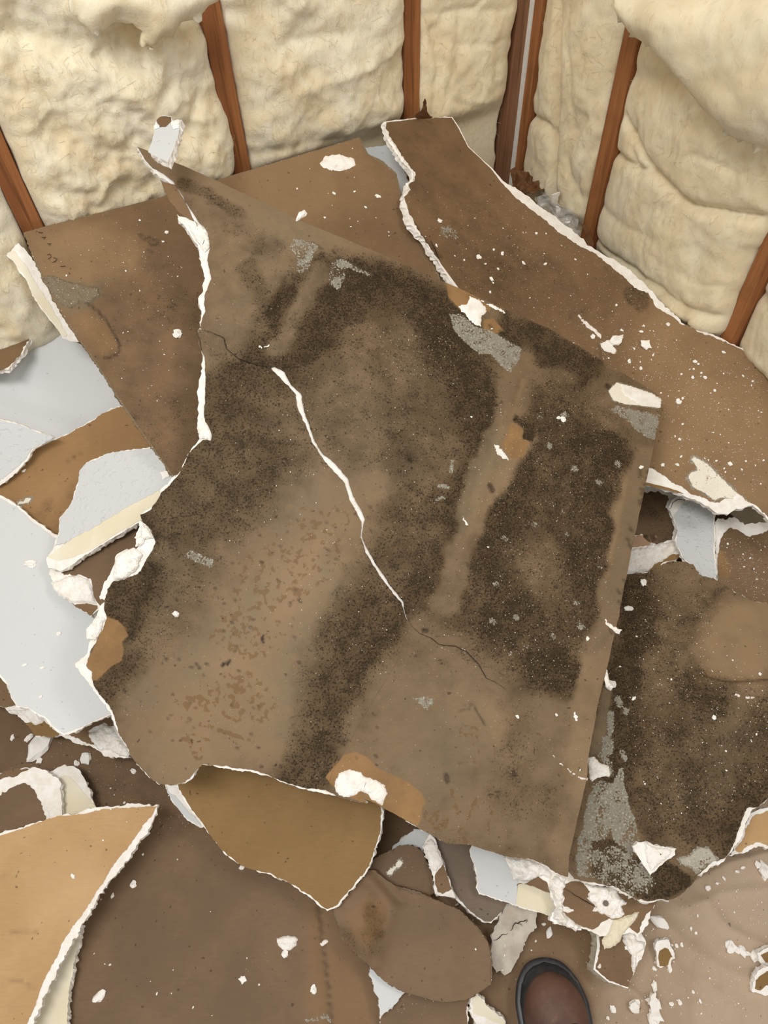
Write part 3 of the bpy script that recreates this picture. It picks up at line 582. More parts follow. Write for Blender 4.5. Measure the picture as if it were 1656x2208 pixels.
board('drywall_sheet', 'large curved brown drywall sheet leaning in the corner, strewn with white crumbs',
      ctrl=[(830, 262, .685), (975, 253, .665), (1452, 682, .42), (1656, 790, .43), (1656, 1117, .28), (1400, 1010, .30), (1200, 660, .46), (1085, 391, .57), (945, 565, .575), (1560, 733, .425)],
      core=N_CORE, rough=2.2, bottom='white_face', skip=('drywall_edge_strip',),
      papers=[pap(N_PAP, 'brown', 'back_paper', step=6, rough=2, prims=[
          cap(CLEAN_LIT, .5, 120, 120, (1560, 800), (1600, 950)), cap(DUST, .75, 60, 90, (1400, 780), (1560, 860)), cap(DUST, .4, 150, 100, (1200, 600), (1500, 900)),  # first entry paints the brighter light on the right side as paler brown
          cap(MOLD, .5, 40, 60, (1040, 560), (1130, 600)), cap(MOLD, .35, 40, 60, (950, 400), (1000, 480)),
          ply(MOLD, 1.0, 5, *Z(ZB, (1035, 1250), (1090, 1230), (1130, 1260), (1145, 1290), (1110, 1320), (1060, 1315), (1040, 1285))), cap(MOLD, .6, 16, 20, *Z(ZB, (1090, 1280), (1100, 1300))),
          ply(RES, .76, 6, *Z(ZH, (940, 60), (1000, 90), (1050, 120), (1120, 190), (1200, 270), (1330, 380), (1330, 410), (1220, 380), (1150, 370), (1080, 390), (1000, 330), (930, 300), (890, 220), (910, 180), (960, 160), (910, 100))),
          cap(INK, .7, 1, 3, *Z(ZI, (1640, 600), (1660, 640))), cap(INK, .6, 1, 4, *Z(ZB, (130, 980), (190, 1050), (250, 1110))), cap(RES, .55, 5, 14, *Z(ZB, (270, 995), (300, 1010))),
          cap(INK, .3, 1, 3, (1290, 740), (1300, 790)), cap(MOLD, .35, 30, 70, (1230, 700), (1180, 640)), cap(MOLD, .3, 30, 60, (900, 330), (960, 330))]),
              pap(Z(ZH, (600, 250), (640, 258), (700, 274), (770, 290), (840, 312), (880, 332), (835, 326), (770, 308), (700, 292), (640, 276), (600, 270)), 'tan', 'paper_ply', rough=.5)],
      lumps=[lump(Z(ZJ, (1062, 400), (1100, 430), (1150, 470), (1190, 510), (1188, 540), (1150, 500), (1100, 455)), .004),
             lump(Z(ZJ, (1180, 555), (1230, 540), (1265, 590), (1260, 610), (1200, 590)), .003),
             lump(Z(ZI, (1475, 30), (1482, 40), (1500, 100), (1548, 175), (1590, 240), (1635, 300), (1633, 350), (1605, 370), (1610, 405), (1592, 400), (1588, 365), (1622, 340), (1618, 300), (1572, 245), (1525, 178), (1478, 95)), .003)],
      marks=[('crack', [(945, 565), (936, 540), (925, 520)], 2.2)])
# --- the big mouldy sheet
tipL = Z(ZI, (45, 150))
M_TOP = [(297, 318, .4), (330, 330, .4), (470, 392, .4), (650, 478, .4), (800, 540, .4), (965, 612, .6), (1060, 655, .6), (1180, 708, .6), (1300, 780, .6), (1412, 848, .3), (1426, 862, .3), (1424, 890, .3), (1402, 992, .5), (1370, 1144, .5), (1351, 1236, .5), (1336, 1309, 1), (1330, 1345, 1), (1323, 1372, .5), (1307, 1442, .5), (1291, 1505, .5), (1269, 1626, .5), (1264, 1680, .4), (1244, 1768, .4), (1226, 1850, .4)]
M_BOT = [(1224, 1890, 2)] + Z(ZL, (1080, 1762), (1020, 1720), (950, 1690), (880, 1680), (790, 1668), (700, 1640), (590, 1600), (480, 1602), (400, 1560), (300, 1502), (240, 1470), (180, 1432), (100, 1390), (0, 1340)) + \
    Z(ZK, (1400, 1730), (1340, 1722), (1260, 1700), (1180, 1680), (1100, 1665), (1000, 1640), (900, 1600), (800, 1570), (700, 1560), (620, 1545), (540, 1535))
M_LEFT_P = Z(ZK, (505, 1590), (470, 1625), (400, 1640), (340, 1635), (290, 1600), (230, 1530), (190, 1480), (180, 1440), (130, 1370), (110, 1290), (90, 1240), (50, 1190), (10, 1140), (0, 1100), (0, 1060), (-30, 1030), (-10, 960), (20, 900), (60, 830), (75, 790), (60, 740), (60, 700), (75, 640), (110, 600), (160, 590), (230, 560), (260, 520), (300, 450), (320, 400), (300, 340), (260, 300), (245, 262), (300, 230), (330, 190), (350, 150), (400, 100), (420, 80))
M_LEFT_P = M_LEFT_P + Z(ZC, (1030, 1020), (1090, 900), (1130, 860), (1170, 822), (1215, 826))
CR1 = Z(ZI, (430, 1210), (480, 1228), (540, 1255), (560, 1320), (620, 1372), (700, 1400), (740, 1412), (808, 1422))     # lap of the upper part over the lower
CR_UP = Z(ZI, (830, 1415), (890, 1450), (930, 1520), (985, 1580), (1005, 1680), (1032, 1760), (1062, 1850), (1110, 1920)) + Z(ZK, (1232, 0), (1300, 80), (1325, 160), (1390, 285), (1378, 320), (1372, 370), (1400, 435), (1450, 520), (1530, 640), (1580, 705))
CR_LO = Z(ZI, (806, 1424), (870, 1482), (955, 1580), (965, 1660), (1012, 1755), (1046, 1850), (1092, 1925)) + Z(ZK, (1200, 5), (1285, 100), (1306, 175), (1370, 297), (1371, 330), (1364, 375), (1388, 440), (1436, 525), (1518, 645), (1570, 710))
CR_END = Z(ZL, (270, 380), (318, 428), (385, 455), (430, 492), (520, 500), (580, 530), (650, 602), (692, 680), (740, 700), (800, 740))
M1_LEFT = Z(ZI, (405, 1195), (420, 1130), (437, 1100), (425, 1055), (436, 1000), (470, 915), (445, 810), (462, 740), (448, 640), (400, 590), (345, 510), (312, 450), (285, 408), (240, 345), (190, 305), (130, 272), (80, 220), (42, 155))
M2_TOPLEFT = Z(ZI, (470, 1815), (455, 1780), (432, 1740), (425, 1650), (438, 1500), (432, 1380), (400, 1290), (386, 1220), (400, 1205))
MCORE = M_TOP + M_BOT + Z(ZK, (510, 1595, 2), (470, 1630), (400, 1645), (335, 1640), (285, 1604), (225, 1534), (185, 1484), (172, 1440), (118, 1370), (95, 1290), (60, 1235), (20, 1175), (-20, 1130), (-90, 1040), (-95, 1020), (-30, 970), (-15, 900), (20, 800), (30, 730), (60, 700), (30, 690), (60, 600), (90, 560), (110, 470), (160, 440), (215, 440), (250, 400), (215, 380), (240, 320), (238, 290), (262, 300), (250, 255), (325, 200), (350, 130), (400, 70), (415, 60)) + \
    Z(ZC, (1010, 1040), (1050, 980), (1085, 900), (1110, 860), (1150, 815), (1138, 740), (1138, 640), (1140, 560), (1140, 490), (1160, 440), (1168, 350), (1150, 260), (1132, 200)) + \
    Z(ZI, (400, 1190), (405, 1140), (415, 1110), (402, 1060), (392, 1020), (418, 980), (430, 920), (408, 800), (400, 740), (340, 640), (300, 590), (270, 540), (345, 560), (322, 500), (295, 460), (262, 390), (215, 345), (150, 300), (120, 272), (78, 226), (42, 160))
STAMP = []
for (y0, x0, x1) in ((1280, 400, 820), (1330, 560, 780), (930, 670, 830), (1360, 450, 590), (760, 700, 900), (800, 760, 980)):
    STAMP.append(Z(ZK, (x0, y0), ((x0 + x1) / 2, y0 + (x1 - x0) * .16), (x1, y0 + (x1 - x0) * .33)))
MPR = [  # pigment of the mouldy sheet
    cap(MOLD, .44, 2000, 10, (800, 1000)),
    # upper right strip near the edge and broad clean zones
    cap(MOLD, .18, 20, 22, (330, 350), (650, 495), (960, 640)),
    cap(CLEAN_LIT, .25, 24, 20, (330, 345), (640, 490), (900, 600)),
    cap(MOLD, .34, 50, 60, (480, 560), (560, 680)), cap(CLEAN_LIT, .2, 40, 60, (500, 600), (540, 540)),
    cap(HAZE, .5, 50, 60, (600, 480), (640, 560)),
    cap(MOLD, .62, 8, 10, *Z(ZI, (320, 370), (480, 440), (600, 510))), cap(MOLD, .5, 10, 14, *Z(ZI, (560, 590), (640, 640))), cap(MOLD, .55, 10, 12, *Z(ZI, (700, 700), (740, 740))), cap(MOLD, .6, 12, 14, *Z(ZI, (700, 850), (740, 950))),
    # dark masses
    cap(MOLD, .95, 50, 60, (720, 640), (830, 660), (900, 690)), cap(MOLD, .92, 55, 60, (640, 720), (610, 780), (560, 860), (500, 930)),
    cap(MOLD, .78, 55, 60, (480, 960), (400, 1060), (350, 1150)), cap(MOLD, .9, 28, 40, (500, 940), (430, 1040)), cap(MOLD, .85, 30, 40, (300, 1190), (270, 1290)), cap(MOLD, .7, 40, 40, (430, 1100), (520, 1030)),
    cap(MOLD, .75, 30, 40, (270, 1300), (280, 1390), (240, 1470)), cap(MOLD, .55, 50, 50, (380, 1250), (300, 1330)),
    cap(MOLD, .95, 55, 60, (940, 720), (960, 800), (980, 900), (960, 990)), cap(MOLD, .8, 60, 60, (940, 1040), (880, 1150)),
    cap(MOLD, .85, 50, 50, (850, 1230), (800, 1330), (740, 1430)), cap(MOLD, .98, 30, 40, (770, 1380), (700, 1480), (670, 1600), (660, 1670)), cap(MOLD, .8, 38, 36, (760, 1320), (700, 1460), (650, 1650)),
    cap(MOLD, .95, 16, 36, (880, 1240), (950, 1100), (985, 1000), (1040, 880)),
    cap(MOLD, .95, 12, 20, (620, 640), (590, 700)), cap(MOLD, .85, 24, 20, (1100, 710), (1200, 760), (1260, 800)), cap(HAZE, .7, 10, 24, (1080, 705), (1180, 745), (1250, 800)),
    ply(MOLD, .78, 34, (1135, 830), (1250, 850), (1310, 930), (1365, 960), (1345, 1080), (1310, 1300), (1265, 1440), (1235, 1480), (1140, 1465), (1040, 1420), (965, 1350), (985, 1260), (1030, 1150), (1080, 1040), (1110, 930)),
    cap(MOLD, .95, 26, 40, (1100, 1040), (1060, 1180), (1120, 1280)), cap(MOLD, .95, 16, 20, (1240, 960), (1330, 975)), cap(MOLD, .92, 20, 30, (1270, 1230), (1240, 1200)), cap(MOLD, .95, 24, 30, (1180, 1440), (1235, 1470)),
    cap(MOLD, .9, 20, 30, (1300, 1130), (1280, 1010)), cap(MOLD, .92, 18, 30, (1080, 1350), (1120, 1300)),
    cap(MOLD, .72, 60, 70, (600, 900), (480, 1050)), cap(MOLD, .66, 70, 70, (760, 1180), (700, 1060)) if False else cap(MOLD, .6, 30, 50, (640, 900), (700, 840)),
    cap(HAZE, .5, 60, 60, (350, 1150), (300, 1250)), cap(MOLD, .85, 24, 36, (300, 1250), (262, 1330)),
    cap(MOLD, .6, 60, 60, (870, 860), (900, 960)), cap(MOLD, .68, 50, 60, (820, 1180), (860, 1130)),
    # lighter centre
    cap(MOLD, .55, 40, 60, (830, 740), (850, 800)), cap(CLEAN_LIT, .35, 20, 60, (830, 740), (850, 800)), cap(MOLD, .52, 50, 60, (740, 900), (800, 980)), cap(HAZE, .55, 60, 70, (720, 880), (830, 960)), cap(MOLD, .62, 30, 30, (860, 980), (900, 960)), cap(MOLD, .6, 24, 44, (1140, 1200), (1170, 1260)), cap(CLEAN_LIT, .25, 10, 30, (1150, 1215), (1160, 1230)),
    cap(HAZE, .5, 40, 60, (900, 760), (990, 850)), cap(HAZE, .5, 90, 80, (520, 1000), (640, 960)), cap(HAZE, .4, 60, 50, (560, 720), (520, 800)),
    # stud bands
    cap(MOLD, .45, 10, 22, (690, 590), (640, 670), (590, 740)), cap(HAZE, .6, 8, 18, (690, 590), (640, 670), (590, 745)), cap(CLEAN_LIT, .25, 3, 10, (680, 600), (600, 735)),
    cap(MOLD, .30, 18, 20, (1130, 780), (1080, 940), (1035, 1050), (990, 1180), (960, 1300)), cap(CLEAN_LIT, .3, 16, 18, (1110, 900), (1060, 1030), (1000, 1170)), cap(HAZE, .6, 26, 18, (1050, 960), (990, 1100)), cap(CLEAN_LIT, .55, 2, 5, *Z(ZJ, (800, 740), (770, 820), (740, 930))), cap(CLEAN_LIT, .55, 3, 8, *Z(ZJ, (640, 1170), (590, 1290), (555, 1410), (500, 1560))),
    ply(CLEAN_LIT, .45, 10, *Z(ZJ, (690, 990), (740, 950), (860, 1040), (820, 1130), (760, 1200), (680, 1330), (620, 1400), (570, 1430), (590, 1250), (640, 1130))), ply(MOLD, .08, 12, *Z(ZJ, (690, 990), (740, 950), (850, 1040), (810, 1130), (750, 1200), (680, 1300), (620, 1380), (580, 1400), (600, 1250), (640, 1130))),
    cap(MOLD, .18, 22, 18, (1390, 990), (1360, 1100), (1335, 1230), (1300, 1380), (1275, 1500), (1240, 1700), (1225, 1850)), cap(CLEAN_LIT, .5, 3, 7, (1352, 1000), (1330, 1120), (1305, 1240)), cap(HAZE, .45, 14, 16, (1390, 990), (1360, 1150), (1330, 1300)),
    cap(CLEAN_LIT, .4, 18, 22, (1285, 1430), (1260, 1560), (1235, 1690)), 
    # the tan, nearly clean area
    ply(MOLD, .05, 55, (800, 1050), (790, 1130), (730, 1260), (660, 1400), (630, 1500), (600, 1600), (560, 1650), (380, 1700), (300, 1640), (280, 1560), (330, 1470), (420, 1400), (520, 1270), (610, 1130), (680, 1050)),
    ply(CLEAN_LIT, .62, 60, (790, 1080), (780, 1130), (720, 1260), (650, 1400), (600, 1560), (560, 1640), (380, 1700), (310, 1640), (300, 1560), (350, 1480), (440, 1400), (540, 1270), (640, 1130)),
    ply(HAZE, .35, 12, (300, 1700), (290, 1560), (340, 1600), (400, 1620), (430, 1650), (420, 1690)),
    cap(HAZE, .6, 20, 30, (560, 1280), (480, 1360), (400, 1430), (320, 1490)), cap(HAZE, .7, 16, 34, (720, 1250), (680, 1330), (640, 1450), (610, 1560)), cap(HAZE, .5, 24, 40, (700, 1030), (620, 1100)),
    # lower right, blotchy brown
    ply(MOLD, .22, 50, (900, 1420), (1000, 1460), (1120, 1510), (1230, 1520), (1200, 1860), (1060, 1820), (920, 1770), (760, 1660), (800, 1500)), cap(MOLD, .5, 20, 60, (1120, 1620), (1080, 1700), (1170, 1740)), cap(HAZE, .5, 30, 50, (960, 1600), (930, 1680)), cap(MOLD, .45, 12, 40, (1110, 1500), (1130, 1600)),
    ply(CLEAN_LIT, .3, 18, *Z(ZL, (850, 760), (860, 1280), (840, 1200), (700, 1000), (690, 800))), ply(CLEAN_LIT, .5, 14, *Z(ZL, (1090, 1420), (1190, 1480), (1130, 1740), (1040, 1640))),
    # torn down to the tan ply
    ply(PLY, 1, 2.5, *Z(ZD, (560, 330), (620, 350), (680, 370), (720, 410), (735, 455), (700, 490), (712, 540), (700, 600), (640, 630), (600, 670), (560, 710), (500, 715), (440, 660), (440, 610), (530, 560), (570, 470))),
    ply(PLY, 1, 3, *Z(ZL, (-100, 1110), (-40, 1090), (30, 1120), (100, 1190), (170, 1220), (260, 1260), (330, 1320), (355, 1370), (335, 1400), (330, 1460), (310, 1500), (170, 1430), (-120, 1320), (-200, 1230))),
    ply(PLY, .9, 3, *Z(ZJ, (415, 240), (480, 270), (540, 310), (640, 380), (560, 440), (500, 400), (430, 330))), ply(PLY, .8, 3, *Z(ZJ, (600, 440), (650, 430), (700, 490), (660, 510), (600, 480))),
    ply(PLY, .7, 3, *Z(ZJ, (740, 950), (790, 970), (830, 1040), (800, 1120), (740, 1130), (690, 1060))),
    # residues
    ply(RES, .62, 3, *Z(ZJ, (430, 410), (500, 410), (560, 470), (640, 490), (720, 540), (792, 580), (780, 640), (740, 705), (700, 680), (640, 610), (580, 610), (520, 560), (460, 500))),
    ply(RES, .52, 3, *Z(ZI, (940, 680), (1000, 685), (1085, 720), (1060, 780), (1030, 860), (985, 890), (955, 870), (960, 800), (910, 750))),
    ply(RES, .5, 3, *Z(ZI, (1165, 790), (1230, 800), (1280, 830), (1400, 890), (1385, 905), (1290, 870), (1250, 850), (1240, 920), (1200, 990), (1140, 930), (1150, 860))),
    ply(RES, .85, 3, *Z(ZJ, (1215, 790), (1260, 745), (1350, 770), (1440, 800), (1486, 830), (1480, 880), (1400, 870), (1300, 860), (1240, 840))),
    ply(RES, .62, 4, *Z(ZJ, (1215, 880), (1260, 860), (1380, 890), (1480, 910), (1462, 1000), (1445, 1040), (1370, 1000), (1310, 940), (1240, 900))),
    ply(MOLD, .97, 3, *Z(ZJ, (740, 940), (760, 905), (800, 940), (855, 960), (862, 1010), (840, 1045), (790, 1030), (800, 980), (770, 950))), ply(PLY, 0, 3, *Z(ZJ, (745, 935), (760, 905), (800, 940), (855, 960), (862, 1010), (840, 1045), (792, 1028), (800, 980), (772, 946))),
    ply(RES, .60, 2, *Z(ZL, (270, 775), (300, 790), (340, 775), (400, 790), (400, 820), (365, 860), (340, 850), (320, 820), (285, 800))),
    cap(RES, .5, 5, 12, (410, 1195), (450, 1215)), cap(RES, .55, 3, 6, *Z(ZJ, (450, 1140), (440, 1190))), cap(RES, .55, 3, 6, *Z(ZJ, (375, 1330), (400, 1320))), cap(RES, .58, 3, 6, *Z(ZJ, (385, 1262), (430, 1268))),
    # spot pattern in the clean area
    *[cap(PATCH, .62, 3, 4, *s) for s in STAMP],
    ply(PATCH, .50, 25, *Z(ZK, (400, 1190), (560, 1100), (700, 1020), (860, 1060), (960, 1200), (930, 1370), (860, 1400), (700, 1310), (420, 1290))),
    ply(PATCH, .47, 25, *Z(ZK, (600, 800), (760, 690), (960, 680), (970, 790), (940, 850), (980, 960), (860, 1020), (700, 980), (560, 900))), cap(PATCH, .46, 20, 20, *Z(ZK, (1100, 280), (1250, 280))), cap(PATCH, .5, 12, 12, *Z(ZK, (480, 1420), (530, 1480))), cap(PATCH, .45, 60, 60, *Z(ZK, (900, 600), (1100, 450))),
    cap(PATCH, .6, 2, 4, *Z(ZL, (545, 935), (640, 960), (655, 1150), (525, 1150))), cap(PATCH, .6, 2, 4, *Z(ZL, (540, 1100), (550, 940))), ply(PATCH, .44, 8, *Z(ZL, (550, 940), (640, 960), (650, 1140), (540, 1140))),
    cap(PATCH, .65, 2, 4, *Z(ZL, (755, 1310), (740, 1380), (705, 1490), (715, 1560))), cap(PATCH, .6, 3, 5, *Z(ZL, (635, 1350), (590, 1480))), cap(PATCH, .6, 3, 5, *Z(ZL, (500, 1300), (540, 1480), (580, 1600))), ply(PATCH, .5, 14, *Z(ZL, (330, 1380), (430, 1400), (530, 1440), (560, 1560), (400, 1530), (320, 1470))),
    cap(INK, .6, 1.5, 3, *Z(ZL, (620, 825), (650, 880), (683, 935))), cap(INK, .4, 1, 3, *Z(ZL, (545, 860), (600, 850), (605, 820), (625, 830))), cap(INK, .7, 3, 4, *Z(ZL, (845, 1200), (850, 1215))), cap(INK, .7, 4, 4, *Z(ZL, (470, 1220), (476, 1250))),
    cap(INK, .5, 1, 3, *Z(ZI, (900, 900), (870, 1000), (830, 1090), (790, 1120))), cap(INK, .6, 1, 4, *Z(ZD, (860, 30), (900, 100), (860, 180))),
    cap(INK, .95, 2.5, 2, *Z(ZK, (660, 1030), (670, 1018), (690, 1020), (700, 1005))), cap(INK, .95, 2, 2, *Z(ZK, (870, 875), (866, 895), (870, 910))), cap(INK, .9, 3, 2, *Z(ZJ, (232, 1130), (245, 1136))), cap(INK, .8, 4, 4, *Z(ZJ, (632, 1260), (645, 1285))), cap(INK, .9, 3, 3, *Z(ZI, (1190, 965), (1194, 970))), cap(INK, .8, 4, 4, *Z(ZJ, (1215, 765), (1225, 775))), cap(INK, .75, 4, 4, *Z(ZL, (345, 410), (360, 412))),
    cap(DUST, .12, 2000, 10, (800, 1000)), cap(DUST, .5, 90, 60, (1200, 950), (1180, 1350)), cap(DUST, .6, 40, 40, (850, 750), (950, 740)),
]
for (x, y) in ((1160, 900), (1215, 895), (1180, 960), (1330, 1000), (1235, 1010), (1185, 1085), (1220, 1150), (1070, 1260), (1110, 1330), (1190, 1370), (1250, 1350), (1130, 1390), (1060, 1340), (1150, 1130), (1085, 1160), (1290, 1040), (1210, 1105), (1240, 1300), (1290, 1220), (1300, 1250), (1100, 1410)):
    MPR.append(cap(RES, .46, 3, 9, (x, y), (x + 4, y + 3)))
for i in range(46):     # dark dabs along the factory edge and top edge
    h1, h2 = hash01(i, 3), hash01(i, 5)
    if i % 2: a, b = (1395, 1000), (1318, 1400); w = 18
    else: a, b = (640, 500), (1180, 745); w = 26
    x = a[0] + (b[0] - a[0]) * h1 + (h2 - .5) * w - (6 if i % 2 else -4); y = a[1] + (b[1] - a[1]) * h1 + (h2 - .5) * w + (0 if i % 2 else 14)
    MPR.append(cap(INK, .55, 1.5, 3.5, (x, y), (x + 3 + 6 * h2, y + 4 + 5 * h1)))
for i in range(150):
    h1, h2, h3 = hash01(i, 13), hash01(i, 15), hash01(i, 19)
    x = 300 + h1 * 520; y = 1060 + h2 * 600
    MPR.append(cap(INK, .35 + .3 * h3, .5 + h3 * 1.5, 2.5, (x, y), (x + h3 * 4, y + h1 * 3)))
board('mouldy_drywall_sheet', 'large cracked drywall sheet blackened with mould, lying on top in the middle of the heap', 'mouldy drywall sheet',
      ctrl=[(297, 318, .785), (1425, 862, .345), (1225, 1890, .155), (820, 1740, .21), (330, 1680, .235), (160, 1435, .29), (375, 1030, .49), (700, 560, .61), (850, 1150, .40), (1300, 1400, .25)],
      core=MCORE, rough=1.9, thick=.0125, step=11,
      disp=[('ridge', [(690, 560), (640, 660), (600, 740)], 16, .004), ('ridge', Z(ZI, (900, 900), (870, 1000), (800, 1110)), 7, -.004), ('ridge', [(1120, 800), (1060, 1000), (960, 1300)], 14, .002)],
      papers=[pap(M_TOP + M_BOT[:18] + [(703, 1704, 0), (720, 1660, 0), (800, 1520, 0), (860, 1420, 0), (881, 1352)] + CR_UP[::-1] + CR1[::-1] + M1_LEFT[:-1], 'moldy', 'back_paper', step=4.2, rough=1.1, off=.0018, prims=MPR, label='upper right paper face of the sheet, speckled with mould'),
              pap(CR_LO + [(881, 1352, 0), (860, 1420, 0), (800, 1520, 0), (720, 1660, 0), (703, 1703)] + Z(ZK, (1100, 1655), (1000, 1630), (900, 1590), (800, 1558), (700, 1548), (620, 1535), (560, 1532)) + M_LEFT_P + M2_TOPLEFT + [(500, 690), (560, 740)], 'moldy', 'back_paper', step=4.2, rough=1.3, off=.0009, prims=MPR, label='lower left paper face of the sheet, tan patch between dark mould bands'),
              pap(Z(ZI, (180, 352), (262, 372), (300, 440), (352, 540), (372, 580), (340, 570), (280, 530), (230, 465), (200, 410)), 'brown', 'peeled_paper', rough=1, off=.0005)],
      lumps=[lump(Z(ZF, (372, 235), (400, 175), (465, 158), (530, 168), (560, 200), (620, 208), (665, 240), (692, 290), (670, 330), (650, 365), (590, 325), (570, 300), (530, 285), (480, 320), (430, 320), (385, 290), (380, 260)), .004),
             lump(Z(ZJ, (470, 370), (520, 355), (530, 310), (600, 355), (632, 400), (600, 420), (590, 475), (555, 465), (520, 430)), .002),
             lump(Z(ZJ, (530, 310), (600, 335), (680, 380), (730, 410), (700, 408), (640, 382), (590, 350)), .002),
             lump(Z(ZJ, (1270, 750), (1350, 775), (1440, 805), (1486, 835), (1478, 875), (1400, 865), (1330, 845), (1290, 800)), .0012),
             lump(Z(ZJ, (645, 1045), (680, 1065), (710, 1100), (738, 1138), (700, 1130), (665, 1105)), .003),
             lump(Z(ZJ, (490, 1400), (505, 1410), (530, 1450), (545, 1468), (520, 1460), (500, 1430)), .003),
             lump(Z(ZI, (945, 580), (965, 540), (1005, 515), (1020, 535), (985, 565), (960, 583)), .004),
             lump(Z(ZC, (1490, 288), (1515, 290), (1550, 275), (1552, 283), (1525, 300), (1505, 302)), .002),
             lump(Z(ZD, (990, 330), (1010, 312), (1032, 325), (1028, 345), (1008, 350)), .005),
             lump(Z(ZH, (335, 1165), (350, 1190), (400, 1230), (455, 1255), (440, 1285), (400, 1275), (345, 1225)), .006),
             lump(Z(ZH, (355, 1510), (365, 1560), (375, 1610), (400, 1650), (345, 1650), (335, 1600), (345, 1560)), .003),
             lump(Z(ZL, (1055, 1098), (1100, 1140), (1160, 1190), (1200, 1220), (1262, 1235), (1258, 1250), (1200, 1238), (1140, 1195), (1085, 1140)), .003),
             lump(Z(ZL, (545, 515), (575, 508), (580, 525), (560, 525)), .002), lump(Z(ZL, (340, 432), (370, 448), (410, 462), (400, 468), (360, 452)), .0015),
             lump(Z(ZC, (810, 1310), (850, 1330), (888, 1385), (840, 1400), (815, 1440), (780, 1440), (785, 1395), (815, 1370)), .006),
             lump(Z(ZC, (720, 1460), (770, 1445), (815, 1480), (800, 1560), (720, 1620), (650, 1640), (655, 1540), (670, 1490)), .006),
             lump(Z(ZD, (500, 420), (560, 345), (600, 355), (570, 450), (540, 490), (500, 480)), .004),
             lump(Z(ZI, (330, 600), (380, 580), (440, 630), (460, 720), (430, 760), (405, 720), (360, 650)), .003),
             lump(Z(ZI, (400, 1700), (440, 1740), (465, 1800), (468, 1838), (430, 1830), (400, 1835), (392, 1770)), .003)],
      marks=[('crack', CR_END, 1.8), ('crack', CR1, 1.6), ('crack', Z(ZC, (1130, 200), (1150, 250), (1168, 340)), 1.4), ('crack', Z(ZF, (480, 220), (520, 205), (560, 230), (550, 260)), 1.2), ('crack', Z(ZI, (380, 590), (400, 640), (430, 690), (420, 720)), 2.0)])  # the dark ribbon along the lap stands in for its shadow
# --- loose chips on top
board('gypsum_chip', 'triangular white gypsum chip lying on the lower end of the right mouldy sheet', 'gypsum chip',
      ctrl=[(1370, 1820, .175), (1450, 1835, .178), (1400, 1880, .165)], rough=1.5, thick=.008,
      core=Z(ZG, (875, 602), (905, 575), (940, 570), (1010, 600), (1120, 612), (1122, 650), (1065, 690), (1020, 725), (978, 765), (935, 700)),
      lumps=[lump(Z(ZG, (940, 575), (1010, 605), (1116, 616), (1060, 680), (980, 755), (960, 680)), .003, mat='gypsum')], marks=[('ply', Z(ZG, (1035, 640), (1040, 660)), 7)])
board('drywall_chip', 'upright white faced drywall chip resting on the upper left tip of the mouldy sheet', 'drywall chip',
      ctrl=[(325, 335, .845), (365, 345, .845), (345, 260, .862)], settle=False, rough=1.2, thick=.012, top='white_face',
      core=Z(ZA, (640, 655), (665, 565), (672, 520), (700, 495), (738, 500), (745, 520), (780, 515), (775, 555), (745, 650), (722, 698), (680, 676)),
      papers=[pap(Z(ZA, (675, 520), (702, 500), (736, 505), (735, 525), (712, 545), (690, 545)), 'brown', 'torn_ply', off=.001)],
      lumps=[lump(Z(ZA, (735, 530), (775, 518), (770, 550), (745, 560)), .004), lump(Z(ZA, (662, 560), (672, 525), (690, 545), (680, 556)), .003)])

# ======================================================================
#  MATERIALS (all procedural)
# ======================================================================
def lin(r, g, b):
    return tuple(((c / 255) / 12.92 if c / 255 <= .04045 else ((c / 255 + .055) / 1.055) ** 2.4) for c in (r, g, b))


